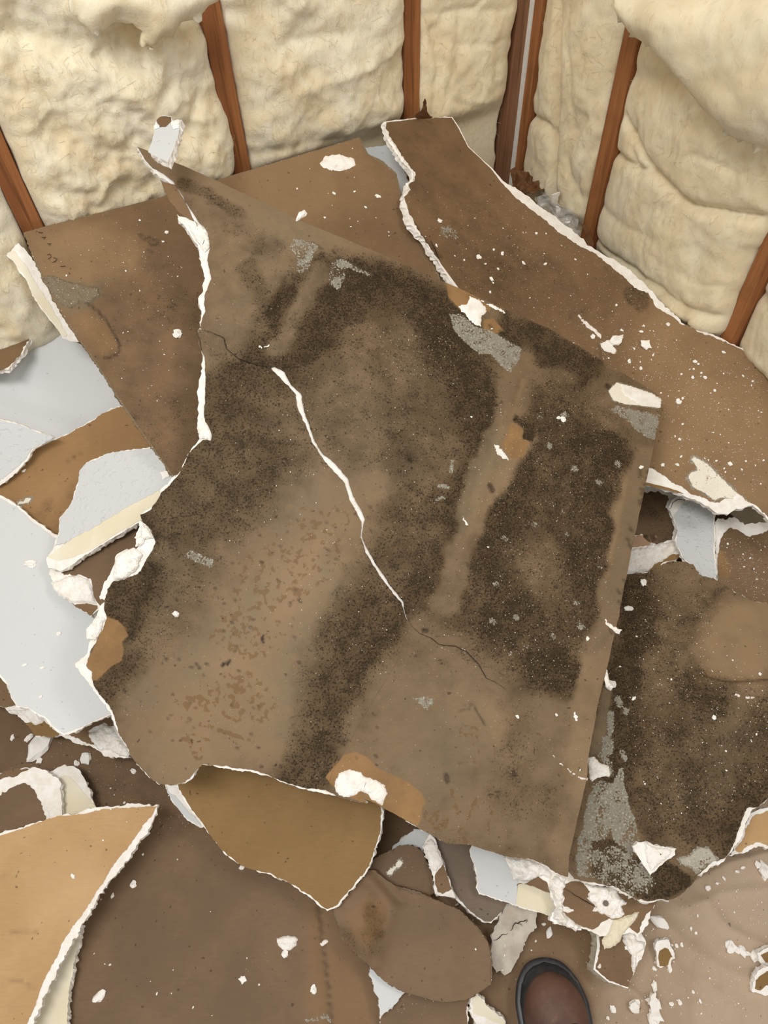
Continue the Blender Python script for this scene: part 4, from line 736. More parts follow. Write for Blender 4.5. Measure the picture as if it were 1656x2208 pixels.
class NT:
    def __init__(s, name):
        s.m = bpy.data.materials.new(name); s.m.use_nodes = True; s.t = s.m.node_tree
        s.b = s.t.nodes['Principled BSDF']; s.co = s.t.nodes.new('ShaderNodeTexCoord').outputs['Object']

    def inp(s, sock, v):
        if v is None: return
        if hasattr(v, 'is_output') or hasattr(v, 'links'): s.t.links.new(v, sock)
        else:
            if isinstance(v, tuple) and len(v) == 3 and sock.type == 'RGBA': v = (*v, 1)
            sock.default_value = v

    def noise(s, scale, detail=3, rough=.55, dist=0, vec=None, out=0):
        n = s.t.nodes.new('ShaderNodeTexNoise'); s.t.links.new(vec or s.co, n.inputs['Vector'])
        n.inputs['Scale'].default_value = scale; n.inputs['Detail'].default_value = detail
        n.inputs['Roughness'].default_value = rough; n.inputs['Distortion'].default_value = dist
        return n.outputs[out]

    def vor(s, scale, feat='F1', out='Distance', vec=None):
        n = s.t.nodes.new('ShaderNodeTexVoronoi'); n.feature = feat; s.t.links.new(vec or s.co, n.inputs['Vector'])
        n.inputs['Scale'].default_value = scale
        return n.outputs[out]

    def scale(s, v):
        n = s.t.nodes.new('ShaderNodeMapping'); s.t.links.new(s.co, n.inputs['Vector']); n.inputs['Scale'].default_value = v
        return n.outputs[0]

    def ma(s, op, a, b=None, c=None):
        n = s.t.nodes.new('ShaderNodeMath'); n.operation = op
        for i, v in enumerate((a, b, c)): s.inp(n.inputs[i], v)
        return n.outputs[0]

    def step(s, v, lo, hi, a=0.0, b=1.0):
        n = s.t.nodes.new('ShaderNodeMapRange'); n.interpolation_type = 'SMOOTHSTEP'
        s.inp(n.inputs[0], v); s.inp(n.inputs[1], lo); s.inp(n.inputs[2], hi); n.inputs[3].default_value = a; n.inputs[4].default_value = b
        return n.outputs[0]

    def mix(s, f, a, b):
        n = s.t.nodes.new('ShaderNodeMix'); n.data_type = 'RGBA'
        s.inp(n.inputs[0], f); s.inp(n.inputs[6], a); s.inp(n.inputs[7], b)
        return n.outputs[2]

    def attr(s, name):
        n = s.t.nodes.new('ShaderNodeAttribute'); n.attribute_name = name
        q = s.t.nodes.new('ShaderNodeSeparateColor'); s.t.links.new(n.outputs['Color'], q.inputs[0])
        return q.outputs[0], q.outputs[1], q.outputs[2], n.outputs['Alpha']

    def done(s, col, rough=.75, bump=None, bs=.3, bd=.002, spec=.3, **kw):
        s.inp(s.b.inputs['Base Color'], col); s.inp(s.b.inputs['Roughness'], rough)
        s.b.inputs['Specular IOR Level'].default_value = spec
        if bump is not None:
            n = s.t.nodes.new('ShaderNodeBump'); n.inputs['Strength'].default_value = bs; n.inputs['Distance'].default_value = bd
            s.t.links.new(bump, n.inputs['Height']); s.t.links.new(n.outputs[0], s.b.inputs['Normal'])
        for k, v in kw.items(): s.inp(s.b.inputs[k.replace('_', ' ')], v)
        return s.m


def paper_mat(name, c1, c2, clean, mold1=(78, 61, 40), mold2=(38, 27, 14), haze=(120, 108, 84), ply_c=(152, 117, 76), dust=.0, rough=.62):
    n = NT(name)
    mo, re, pl, hz = n.attr('pa'); cl, ink, pt, du = n.attr('pb')
    big = n.noise(7, 4, .6); mid = n.noise(45, 4, .6); fine = n.noise(330, 2, .6); vf = n.noise(800, 1, .5); lo = n.noise(18, 5, .65)
    fib = n.noise(60, 3, .6, vec=n.scale((1, 6, 1)))
    col = n.mix(n.step(big, .35, .65), lin(*c1), lin(*c2))
    col = n.mix(n.step(fib, .3, .8, 0, .25), col, lin(*[c * .86 for c in c1]))
    col = n.mix(n.step(mid, .55, .85, 0, .3), col, lin(*[c * .8 for c in c1]))
    col = n.mix(n.ma('MULTIPLY', cl, n.step(big, .2, .6, .6, 1)), col, lin(*clean))  # paler tone: clean paper, and light painted into the colour
    # haze of grey growth
    col = n.mix(n.ma('MULTIPLY', hz, n.step(lo, .35, .62, .15, .85)), col, lin(*haze))
    # dark faint stains everywhere there is a patch mask
    ptm = n.ma('ADD', pt, n.ma('MULTIPLY', n.ma('SUBTRACT', n.noise(95, 2, .6), .5), 1.5))
    col = n.mix(n.ma('MULTIPLY', n.step(ptm, .52, .60), n.step(pt, .02, .25, 0, .62)), col, lin(112, 82, 48))
    # mould: wash, clumps, speckle
    wash = n.ma('MULTIPLY', n.step(n.ma('ADD', mo, n.ma('MULTIPLY', n.ma('SUBTRACT', lo, .5), 1.3)), .10, 1.0), .93)
    col = n.mix(wash, col, lin(*mold1))
    cl2 = n.step(n.ma('ADD', n.ma('MULTIPLY', mo, .30), n.ma('ADD', n.ma('MULTIPLY', mid, .55), n.ma('MULTIPLY', fine, .45))), .66, .84)
    col = n.mix(n.ma('MULTIPLY', n.ma('MULTIPLY', cl2, .62), n.step(mo, .05, .4)), col, lin(*mold2))
    sp = n.step(n.ma('ADD', fine, n.ma('MULTIPLY', n.ma('SUBTRACT', mo, .5), .22)), .60, .68)
    col = n.mix(n.ma('MULTIPLY', sp, n.step(mo, .1, .7, 0, .75)), col, lin(*mold2))
    lt = n.step(n.ma('ADD', vf, n.ma('MULTIPLY', lo, .3)), .80, .90)
    col = n.mix(n.ma('MULTIPLY', lt, n.step(mo, .2, .8, 0, .35)), col, lin(150, 134, 104))
    # sparse dark flecks in plain paper
    col = n.mix(n.step(n.noise(120, 1, .5), .735, .77, 0, .55), col, lin(*mold2))
    # ply
    pm = n.step(n.ma('ADD', pl, n.ma('MULTIPLY', n.ma('SUBTRACT', mid, .5), .8)), .44, .52)
    plyc = n.mix(n.step(lo, .3, .7), lin(*ply_c), lin(*[c * .86 for c in ply_c]))
    col = n.mix(pm, col, n.mix(.0, plyc, plyc))
    pw = n.ma('MULTIPLY', n.step(pl, .02, .35), n.ma('SUBTRACT', 1, pm))
    col = n.mix(n.ma('MULTIPLY', pw, .35), col, lin(*ply_c))
    # ink / cracks / smears
    col = n.mix(n.ma('MULTIPLY', ink, n.step(fine, .3, .55, .6, 1)), col, lin(38, 27, 16))
    # residue
    rm = n.step(n.ma('ADD', n.ma('ADD', re, n.ma('MULTIPLY', n.ma('SUBTRACT', fine, .5), 1.1)), n.ma('MULTIPLY', n.ma('SUBTRACT', mid, .5), 1.3)), .42, .52)
    rc = n.mix(n.step(re, .62, .74), lin(142, 136, 122), lin(240, 232, 215))
    rc = n.mix(n.ma('MULTIPLY', n.step(n.ma('ADD', n.ma('MULTIPLY', lo, .6), n.ma('MULTIPLY', vf, .4)), .5, .62, 0, .6), n.step(re, .62, .74, 1, .15)), rc, lin(112, 104, 88))
    rc = n.mix(n.step(fine, .58, .66, 0, .5), rc, lin(205, 200, 188))
    rm = n.ma('MULTIPLY', rm, n.step(re, .05, .2))
    col = n.mix(rm, col, rc)
    # dust
    dm = n.step(n.ma('ADD', n.noise(520, 0, .5), n.ma('MULTIPLY', n.ma('ADD', du, dust), .09)), .845, .87)
    col = n.mix(n.ma('MULTIPLY', dm, n.step(n.ma('ADD', du, dust), .02, .2, 0, .9)), col, lin(226, 214, 190))
    bump = n.ma('ADD', n.ma('MULTIPLY', mid, .35), n.ma('MULTIPLY', fine, n.step(mo, 0, 1, .15, .5)))
    bump = n.ma('SUBTRACT', n.ma('ADD', bump, n.ma('MULTIPLY', rm, .5)), n.ma('MULTIPLY', pm, .4))
    return n.done(col, n.step(mo, 0, 1, rough, .85), bump, .35, .0015, .25)


def build_materials():
    M = {}
    M['brown'] = paper_mat('brown_paper', (116, 91, 64), (130, 103, 74), (166, 135, 97), dust=.10)
    M['brown_dark'] = paper_mat('dark_brown_paper', (114, 91, 68), (126, 101, 76), (144, 120, 93), dust=.05)
    M['brown_grey'] = paper_mat('grey_brown_paper', (118, 102, 88), (126, 110, 94), (140, 124, 108))
    M['tan'] = paper_mat('tan_paper', (134, 104, 62), (142, 111, 68), (158, 126, 82))
    M['tan_lit'] = paper_mat('lit_tan_paper', (156, 121, 80), (164, 128, 87), (174, 140, 100))  # lighter copy of the tan paper, with stronger light painted in
    M['floor_face'] = paper_mat('floor_paper_face', (126, 99, 71), (136, 109, 80), (186, 164, 140), dust=.15, rough=.55)
    M['tan_bright'] = paper_mat('bright_tan_paper', (186, 149, 102), (197, 160, 114), (206, 170, 126))
    M['peach'] = paper_mat('peach_paper', (186, 152, 124), (178, 142, 112), (200, 170, 140))
    M['moldy'] = paper_mat('mould_stained_paper', (122, 101, 75), (132, 110, 83), (150, 124, 93), dust=.0)
    n = NT('gypsum')
    a = n.noise(60, 4, .6); f = n.noise(260, 3, .6)
    cr = n.vor(48, 'DISTANCE_TO_EDGE', vec=None)
    col = n.mix(n.step(a, .35, .7), lin(250, 246, 239), lin(238, 230, 218))
    col = n.mix(n.ma('MULTIPLY', n.step(cr, .0, .022, 1, 0), n.step(n.noise(12, 2), .52, .62, 0, .25)), col, lin(130, 118, 104))
    M['gypsum'] = n.done(col, .9, n.ma('ADD', n.ma('MULTIPLY', a, .8), n.ma('MULTIPLY', f, .4)), .45, .003, .2)
    n = NT('gypsum_crumb'); M['crumb'] = n.done(n.mix(n.noise(150, 2), lin(255, 252, 246), lin(244, 238, 228)), .85, n.noise(300, 2), .2, .001, .2)
    n = NT('grey_gypsum'); a = n.noise(35, 5, .6); f = n.noise(200, 3, .6)
    col = n.mix(n.step(a, .35, .7), lin(206, 196, 182), lin(180, 168, 152))
    M['gypsum_grey'] = n.done(col, .9, n.ma('ADD', n.ma('MULTIPLY', a, 1.), n.ma('MULTIPLY', f, .4)), .6, .004, .2)
    for key, bs, sc in (('white_face', .12, 260), ('white_texture', .55, 90)):
        n = NT('white_painted_face' if key == 'white_face' else 'textured_white_paint'); a = n.noise(3, 2); f = n.noise(sc, 2, .5)
        col = n.mix(a, lin(205, 208, 208), lin(214, 215, 213))
        col = n.mix(n.step(n.noise(110, 1), .74, .78, 0, .45), col, lin(150, 148, 144))
        h = n.step(f, .52, .68)
        M[key] = n.done(col, .5, h if key == 'white_texture' else f, bs, .0015, .4)
    n = NT('cream_tape'); a = n.noise(10, 4, .6); f = n.noise(150, 3)
    M['cream'] = n.done(n.mix(n.step(a, .35, .65), lin(238, 230, 208), lin(230, 219, 190)), .7, f, .2, .001, .3)
    n = NT('floor_paper'); a = n.noise(4, 4, .6); f = n.noise(90, 4, .6); w = n.noise(9, 3, .6, .6)
    col = n.mix(n.step(a, .35, .65), lin(152, 129, 106), lin(168, 144, 120))
    col = n.mix(n.step(n.noise(300, 2), .66, .74, 0, .5), col, lin(208, 190, 168))
    col = n.mix(n.step(f, .6, .8, 0, .3), col, lin(120, 96, 74))
    M['floor_paper'] = n.done(col, .6, n.ma('ADD', w, n.ma('MULTIPLY', f, .2)), .5, .01, .3)
    for key, nm, c1, c2, c3 in (('wood', 'stud_wood', (166, 110, 66), (136, 84, 47), (98, 58, 31)), ('wood_grey', 'weathered_stud_wood', (152, 112, 82), (132, 92, 66), (98, 66, 45))):
        n = NT(nm)
        g = n.noise(26, 6, .65, .8, vec=n.scale((1, 1, .05))); g2 = n.noise(150, 3, .6, .2, vec=n.scale((1, 1, .03))); b = n.noise(7, 3)
        col = n.mix(n.step(g, .36, .64), lin(*c1), lin(*c2)); col = n.mix(n.step(g2, .5, .72, 0, .75), col, lin(*c3)); col = n.mix(n.step(b, .5, .75, 0, .45), col, lin(*c3))
        kn = n.vor(3.3, vec=n.scale((2.2, 2.2, 1))); col = n.mix(n.step(kn, .05, .16, .85, 0), col, lin(70, 32, 14))
        M[key] = n.done(col, .6, n.ma('ADD', g2, g), .5, .002, .3)
    for key, nm, c1, c2, c3 in (('wool', 'loose_cream_wool', (242, 233, 208), (232, 215, 180), (200, 175, 130)), ('wool_smooth', 'smooth_cream_wool', (240, 228, 198), (230, 213, 177), (200, 177, 134))):
        n = NT(nm)
        a = n.noise(9, 4, .6, .5); f = n.noise(120, 5, .7, 1.2); st = n.noise(70, 5, .7, 1.0, vec=n.scale((1, 1, .35)) if key == 'wool' else n.scale((1, 1, .6)))
        col = n.mix(n.step(a, .36, .64), lin(*c1), lin(*c2)); col = n.mix(n.step(st, .5, .78, 0, .5), col, lin(*c3))
        col = n.mix(n.step(n.noise(230, 2), .71, .76, 0, .7), col, lin(252, 248, 236))
        M[key] = n.done(col, .95, n.ma('ADD', f, st), .45 if key == 'wool' else .28, .004, .1)
        M[key].node_tree.nodes['Principled BSDF'].inputs['Subsurface Weight'].default_value = .45; M[key].node_tree.nodes['Principled BSDF'].inputs['Subsurface Radius'].default_value = (1, .8, .5); M[key].node_tree.nodes['Principled BSDF'].inputs['Subsurface Scale'].default_value = .012
        M[key].node_tree.nodes['Principled BSDF'].inputs['Sheen Weight'].default_value = .15

    def flat(nm, c, r=.8, **kw):
        n = NT(nm); f = n.noise(120, 3); return n.done(n.mix(f, lin(*c), lin(*[x * .85 for x in c])), r, f, .2, .001, .3, **kw)
    M['sheathing'] = flat('dark_wall_sheathing', (70, 52, 38)); M['subfloor'] = flat('plywood_subfloor', (96, 76, 56))
    M['crack'] = flat('crack_and_lap_shade', (46, 36, 28)); M['stamp'] = flat('faded_ink', (70, 54, 40)); M['white_trim'] = flat('white_trim_paint', (250, 248, 238))
    M['scrap_brown'] = flat('torn_brown_paper', (124, 86, 54)); M['nail'] = flat('nail_steel', (120, 104, 90), .4)
    n = NT('boot_rubber'); f = n.noise(80, 4); g = n.noise(9, 3)
    col = n.mix(n.step(f, .3, .8), lin(40, 40, 42), lin(58, 57, 58)); col = n.mix(n.step(n.noise(30, 3), .62, .72, 0, .5), col, lin(120, 112, 104))
    M['rubber'] = n.done(col, .42, f, .25, .001, .5)
    n = NT('boot_leather'); f = n.noise(220, 4, .6); g = n.noise(14, 4, .6)
    col = n.mix(n.step(g, .35, .68), lin(80, 54, 44), lin(104, 74, 60)); col = n.mix(n.step(n.noise(60, 4), .6, .75, 0, .4), col, lin(128, 98, 80))
    M['leather'] = n.done(col, .55, n.ma('ADD', f, g), .35, .001, .4)
    n = NT('clear_plastic'); 
    M['plastic'] = n.done(lin(225, 222, 215), .15, n.noise(30, 3), .8, .01, .6, Alpha=.35)
    return M


# ======================================================================
#  BUILD THE HEAP
# ======================================================================
PLACED = []          # (index, board dict, Surf)


def prepare():
    """bottom to top: lift any sheet that would cut into one below it"""
    rep = []
    for i, b in enumerate(BOARDS):
        s = Surf(b['ctrl'], b['disp']); b['surf'] = s
        poly = [p[:2] for p in b['core']]
        o = np.array(poly); lo, hi = o.min(0), o.max(0)
        X, Y = np.meshgrid(np.arange(lo[0] + 4, hi[0], 14), np.arange(lo[1] + 4, hi[1], 14))
        P = np.stack([X.ravel(), Y.ravel()], 1); P = P[inside(P, poly)]
        P = np.vstack([P, o])
        P = P[(P[:, 0] > -60) & (P[:, 0] < 1716) & (P[:, 1] < 2270)] if b['name'] != 'x' else P
        b['poly'] = poly
        for it in range(4):
            W = s.hit(P); worst = 9; who = None
            for j, c in PLACED_LOW(i, b):
                zj = c['surf'].z(W[:, 0], W[:, 1]); Q = project(np.column_stack([W[:, 0], W[:, 1], zj]))
                m = inside(Q, c['poly'])
                if not m.any(): continue
                cl = W[m, 2] - b['thick'] / s.normal(W)[m, 2] - zj[m] - .0035
                if cl.min() < worst: worst = cl.min(); who = (j, c['name'], P[m][cl.argmin()].astype(int).tolist())
            if it == 0: first = (worst, who)
            if worst < -1e-4 and b['settle']: s.c[0] += -worst * 1.05
            else: break
        rep.append((i, b['name'], b['label'][:46], round(float(first[0]), 3), first[1], round(float(worst), 3)))
    return rep


def PLACED_LOW(i, b):
    out = []
    if 'all' in b['skip']: return out
    for j in range(i):
        c = BOARDS[j]
        if c['name'] in b['skip'] or 'all' in c['skip']: continue
        out.append((j, c))
    return out


REPORT = prepare()
if not HAVE:
    for r in REPORT: print(r)
    raise SystemExit

MAT = build_materials()


def build_slab(name, outline, surf, off, thick, step, seed, mats, parent, origin, wob=0.0):
    V2, F = tri(outline, step, seed); n = len(V2)
    T = surf.pos(V2, off); Bt = surf.pos(V2, off - thick)
    if wob:
        bd = boundary(F); idx = sorted({a for a, b in bd})
        for k in idx:
            Bt[k, 0] += (hash01(k, seed) - .5) * wob; Bt[k, 1] += (hash01(k, seed + 2) - .5) * wob
    faces = [tuple(f) for f in F]; mi = [0] * len(F); sm = [True] * len(F)
    faces += [tuple(n + v for v in f[::-1]) for f in F]; mi += [1] * len(F); sm += [True] * len(F)
    bd = boundary(F); V = [T, Bt]; base = 2 * n; extra = []
    mid = {}
    for a, b in bd:
        for v in (a, b):
            if v not in mid:
                q = base + len(extra); extra.append(T[v])
                c = (T[v] + Bt[v]) / 2 + np.array([(hash01(v, seed + 5) - .5), (hash01(v, seed + 6) - .5), 0]) * wob * 1.2
                extra.append(c); extra.append(Bt[v]); mid[v] = q
        qa, qb = mid[a], mid[b]
        faces += [(qb, qa, qa + 1, qb + 1), (qb + 1, qa + 1, qa + 2, qb + 2)]; mi += [2, 2]; sm += [False, False]
    V = np.vstack([T, Bt, np.array(extra)])
    return link_mesh(name, V, faces, mats, parent, origin, mi, sm)


def build_paper(name, p, surf, seed, parent, origin):
    outline = roughen(p['poly'], p['rough'], seed, 4.0)
    V2, F = tri(outline, p['step'], seed); n = len(V2)
    T = surf.pos(V2, p['off'])
    bd = boundary(F); faces = [tuple(f) for f in F]; extra = []; mid = {}
    B = surf.pos(V2, p['off'] - .0007)
    sm = [True] * len(F)
    for a, b in bd:
        for v in (a, b):
            if v not in mid: mid[v] = n + len(extra); extra += [T[v], B[v]]
        faces.append((mid[b], mid[a], mid[a] + 1, mid[b] + 1)); sm.append(False)
    V = np.vstack([T, np.array(extra)])
    A = paint(V2, p['prims'])
    A = np.vstack([A, A[[v for v in mid for _ in (0, 1)]]]) if mid else A
    ob = link_mesh(name, V, faces, [MAT[p['mat']]], parent, origin, None, sm, {'pa': A[:, :4], 'pb': A[:, 4:]})
    if p['label']: ob['label'] = p['label']
    return ob


def build_lump(l, surf, seed, parent, origin):
    outline = roughen(l['poly'], l['rough'], seed, 3.5)
    V2, F = tri(outline, l['step'], seed)
    d = seg_dist(V2, outline + [outline[0]])
    W = surf.pos(V2, 0)
    w = np.clip(d / 7, 0, 1) ** .55
    nz = np.array([mnoise.fractal(Vector(p) * 95, 1., 2., 4) for p in W]); nz2 = np.array([mnoise.fractal(Vector(p) * 330, 1., 2., 2) for p in W])
    hh = .0019 + l['off'] + l['h'] * w * (.65 + .55 * nz + .22 * nz2)
    hh = np.where(d < .01, .0006, np.maximum(hh, .0017))
    T = surf.pos(V2, 0) + surf.normal(W) * hh[:, None]
    ob = link_mesh(l['name'], T, [tuple(f) for f in F], [MAT[l['mat']]], parent, origin, None, [False if l['h'] > .0025 else True] * len(F))
    if l['label']: ob['label'] = l['label']
    return ob


def build_ribbon(name, pl, wpx, surf, mat, parent, origin, off=.0024):
    pts = []
    for a, b in zip(pl[:-1], pl[1:]):
        k = max(1, int(math.hypot(b[0] - a[0], b[1] - a[1]) / 4))
        for j in range(k): pts.append((a[0] + (b[0] - a[0]) * j / k, a[1] + (b[1] - a[1]) * j / k))
    pts.append(pl[-1][:2]); n = len(pts); V2 = []
    for i, p in enumerate(pts):
        a = pts[max(0, i - 1)]; b = pts[min(n - 1, i + 1)]; dx, dy = b[0] - a[0], b[1] - a[1]; L = math.hypot(dx, dy) or 1
        w = wpx * .5 * (.25 + .75 * math.sin(math.pi * min(1, max(0, (i + .6) / n)))) * (.7 + .6 * hash01(i, 9)); j = (hash01(i, 4) - .5) * wpx
        V2 += [(p[0] - dy / L * w + j, p[1] + dx / L * w + j), (p[0] + dy / L * w + j, p[1] - dx / L * w + j)]
    T = surf.pos(np.array(V2), off)
    F = [(2 * i, 2 * i + 1, 2 * i + 3, 2 * i + 2) for i in range(n - 1)]
    return link_mesh(name, T, F, [mat], parent, origin)


for bi, b in enumerate(BOARDS):
    s = b['surf']
    poly = np.array([p[:2] for p in b['core']])
    vis = poly[(poly[:, 0] > -40) & (poly[:, 0] < 1700) & (poly[:, 1] < 2260)]
    c = vis.mean(0) if len(vis) else poly.mean(0)
    o = s.pos(np.array([c]), -b['thick'])[0]
    root = thing(b['name'], b['label'], b['cat'], o, b['group'])
    b['root'] = root
    outline = roughen(b['core'], b['rough'], nseed(), 5.0)
    nm = 'gypsum_core' if b['top'].startswith('gypsum') or b['papers'] else 'painted_core'
    if b['name'] == 'floor_paper': nm = 'paper_sheet'
    PARTS = []; LUMPS = []
    core_ob = build_slab(nm, outline, s, -.0016 if (b['disp'] and b['papers']) else 0.0, b['thick'], b['step'], nseed(),
               [MAT[b['top']], MAT[b['bottom']], MAT[b['side']]], root, o, wob=.004 if b['thick'] > .005 else 0)
    if b['label'].startswith('large flat dark') or True:
        for p in b['papers']: PARTS.append(build_paper(p['name'], p, s, nseed(), root, o))
    for l in b['lumps']: LUMPS.append(build_lump(l, s, nseed(), root, o))
    host = PARTS[0] if PARTS else core_ob
    for kd, pl, w in b['marks']:
        if kd == 'nail':
            q = s.pos(np.array(pl[:1]), .009)[0]; V = []; F = []
            for k in range(10): V.append(q + np.array([math.cos(k * .628) * .0045, math.sin(k * .628) * .0045, .0006]))
            for k in range(10): V.append(q + np.array([math.cos(k * .628) * .004, math.sin(k * .628) * .004, -.004]))
            F = [tuple(range(10))] + [(k, 10 + k, 10 + (k + 1) % 10, (k + 1) % 10) for k in range(10)]
            link_mesh('nail_head', V, F, [MAT['nail']], LUMPS[3], o)
        elif kd == 'ply':
            P0 = pl[0]; ring = [(P0[0] + math.cos(k) * w * .6, P0[1] + math.sin(k) * w * .6) for k in (0, 1, 2, 3, 4, 5)]
            build_lump(lump(ring, .001, name='paper_fleck', mat='scrap_brown', off=.002), s, nseed(), LUMPS[0], o)
        else:
            build_ribbon('ink_stamp' if kd == 'stamp' else 'crack_or_lap_shadow', pl, w * (1.6 if kd == 'stamp' else 1), s, MAT['stamp' if kd == 'stamp' else 'crack'], host, o, off=.0024 if kd == 'stamp' else .004)


def top_surface(px, py):
    """which sheet is on top at a photo pixel, and where"""
    best = None
    for b in BOARDS:
        if inside(np.array([[px, py]]), b['poly'])[0]:
            W = b['surf'].hit(np.array([[px, py]]))[0]; t = np.linalg.norm(W - CAM)
            if best is None or t < best[0]: best = (t, b)
    return best[1] if best else None


# ======================================================================
#  WALLS, STUDS, BATTS
# ======================================================================
def wpos(side, u, z, d=0.0):
    """u metres from the corner along a wall, z up, d out into the room"""
    if side == 'L': q = CORNER - DL * u + NR * d
    else: q = CORNER + NR * u - DL * d
    return np.array([q[0], q[1], z])


def box(name, P, mats, parent=None, origin=None):
    F = [(0, 1, 2, 3), (7, 6, 5, 4), (0, 4, 5, 1), (1, 5, 6, 2), (2, 6, 7, 3), (3, 7, 4, 0)]
    return link_mesh(name, P, F, mats, parent, origin)


fl = link_mesh('floor', [(-2.2, -1.2, 0), (2.2, -1.2, 0), (2.2, 2.6, 0), (-2.2, 2.6, 0), (-2.2, -1.2, -.02), (2.2, -1.2, -.02), (2.2, 2.6, -.02), (-2.2, 2.6, -.02)],
               [(0, 1, 2, 3), (7, 6, 5, 4), (0, 4, 5, 1), (1, 5, 6, 2), (2, 6, 7, 3), (3, 7, 4, 0)], [MAT['subfloor']]); tag(fl, kind='structure')
for side, nm in (('L', 'wall_left'), ('R', 'wall_right')):
    a, b2 = -.12, 2.0
    P = [wpos(side, a, 0, -.10), wpos(side, b2, 0, -.10), wpos(side, b2, 2.4, -.10), wpos(side, a, 2.4, -.10), wpos(side, a, 0, -.12), wpos(side, b2, 0, -.12), wpos(side, b2, 2.4, -.12), wpos(side, a, 2.4, -.12)]
    w = box(nm, P, [MAT['sheathing']]); tag(w, kind='structure')


def stud(side, u0, u1, label, mat='wood', lean=0.0, d0=0.0):
    base = wpos(side, (u0 + u1) / 2, 0, -.04); root = None
    n = 40; V = []; F = []
    uu = (u0 + .0025, u0, u0, u1, u1, u1 - .0025); d0 = d0 + .010; dd = (d0, d0 - .003, -.09, -.09, d0 - .003, d0)
    for i in range(n + 1):
        z = 2.4 * i / n
        for k in range(6):
            j = (hash01(i, k + int(u0 * 100)) - .5) * .0012
            V.append(wpos(side, uu[k] + lean * (z - .6) + j, z, dd[k] + j))
    for i in range(n):
        for k in range(6):
            a = i * 6 + k; b = i * 6 + (k + 1) % 6
            F.append((a, b, b + 6, a + 6))
    F.append(tuple(range(6))); F.append(tuple(n * 6 + k for k in range(5, -1, -1)))
    V = np.array(V)
    ob = link_mesh('wall_stud', V, F, [MAT[mat]], None, base)
    # make normals consistent
    import bmesh
    bm = bmesh.new(); bm.from_mesh(ob.data); bmesh.ops.recalc_face_normals(bm, faces=bm.faces); bm.to_mesh(ob.data); bm.free()
    return tag(ob, label, 'wall stud')


def ustud(pa, pb, side):
    a = wall_hit(pa, side)[0]; b = wall_hit(pb, side)[0]; return (a + b) / 2


# stud centres from the photo
uA = ustud((30, 410), (62, 470), 'L'); uB = ustud((478, 170), (515, 340), 'L'); uC = ustud((884, 60), (885, 230), 'L')
uE = ustud((1365, 130), (1268, 480), 'R'); uF = ustud((1640, 590), (1580, 720), 'R')
W2 = .019
stud('L', uA - W2, uA + W2, 'leftmost brown wall stud, ending behind the left corner of the leaning sheet')
stud('L', uB - W2, uB + W2, 'dark brown wall stud behind the point where the mouldy sheet crosses the brown one')
stud('L', uC - W2, uC + W2, 'brown wall stud above the small torn paper at the top of the crack')
stud('L', .006, .006 + .036, 'scuffed grey brown corner stud left of the white strip', 'wood_grey')
stud('R', .006, .006 + .038, 'brown corner stud right of the white strip')
stud('R', uE - W2, uE + W2, 'slim brown wall stud between the two right hand bays, topped by a torn block')
stud('R', uF - W2, uF + W2, 'thick orange brown wall stud nearest the right edge')
P = [wpos('L', .009, 0, .0), wpos('L', -.002, 0, -.004), wpos('L', -.002, 2.4, -.004), wpos('L', .009, 2.4, .0), wpos('L', .009, 0, .004), wpos('L', .0, 0, .003), wpos('L', .0, 2.4, .003), wpos('L', .009, 2.4, .004)]
P = [wpos('L', .0135, z, d) for z, d in ((0, .008), (2.4, .008))] + [wpos('L', .0135, 2.4, .022), wpos('L', .0135, 0, .022)] + [wpos('L', .0005, 0, .008), wpos('L', .0005, 2.4, .008), wpos('L', .0005, 2.4, .022), wpos('L', .0005, 0, .022)]
cs = box('corner_bead_strip', P, [MAT['white_trim']], None, wpos('L', 0, 0)); tag(cs, 'thin white strip running up the corner between the two corner studs', 'corner strip')
PN_AT = [('L', uB, (465, 150)), ('R', uE, (1322, 258)), ('R', uE, (1380, 35))]


def fibres(parent, V, nu, nz_, org, seed, n, style):
    """loose curled glass fibres lying on and lifting off the wool"""
    rs_ = np.random.RandomState(seed); G = V[:nu * nz_].reshape(nz_, nu, 3)
    W = []; F = []
    for _ in range(n):
        i = rs_.randint(3, nz_ - 4); j = rs_.randint(2, nu - 3)
        p = G[i, j]; du = G[i, j + 1] - G[i, j - 1]; dv = G[i + 1, j] - G[i - 1, j]
        du = du / (np.linalg.norm(du) + 1e-9); dv = dv / (np.linalg.norm(dv) + 1e-9); nn = np.cross(du, dv); nn /= np.linalg.norm(nn) + 1e-9
        if nn @ (CAM - p) < 0: nn = -nn
        a = rs_.rand() * 6.28; cu = (rs_.rand() - .5) * 90; L = .006 + .022 * rs_.rand() ** 1.5; k = 5; r = .00014 + .00016 * rs_.rand()
        q = p + nn * (-.0008 + .001 * rs_.rand()); lift = rs_.rand() * .22; i0 = len(W)
        for m_ in range(k + 1):
            t = du * math.cos(a) + dv * math.sin(a); sd = du * -math.sin(a) + dv * math.cos(a)
            W.append(q + sd * r); W.append(q - sd * r)
            q = q + (t + nn * lift * (1 - 2 * m_ / k)) * (L / k); a += cu * L / k
        for m_ in range(k): b = i0 + 2 * m_; F.append((b, b + 1, b + 3, b + 2))
    o = link_mesh('loose_fibre', np.array(W), F, [MAT['wool']], parent, org)
    o['kind'] = 'stuff'


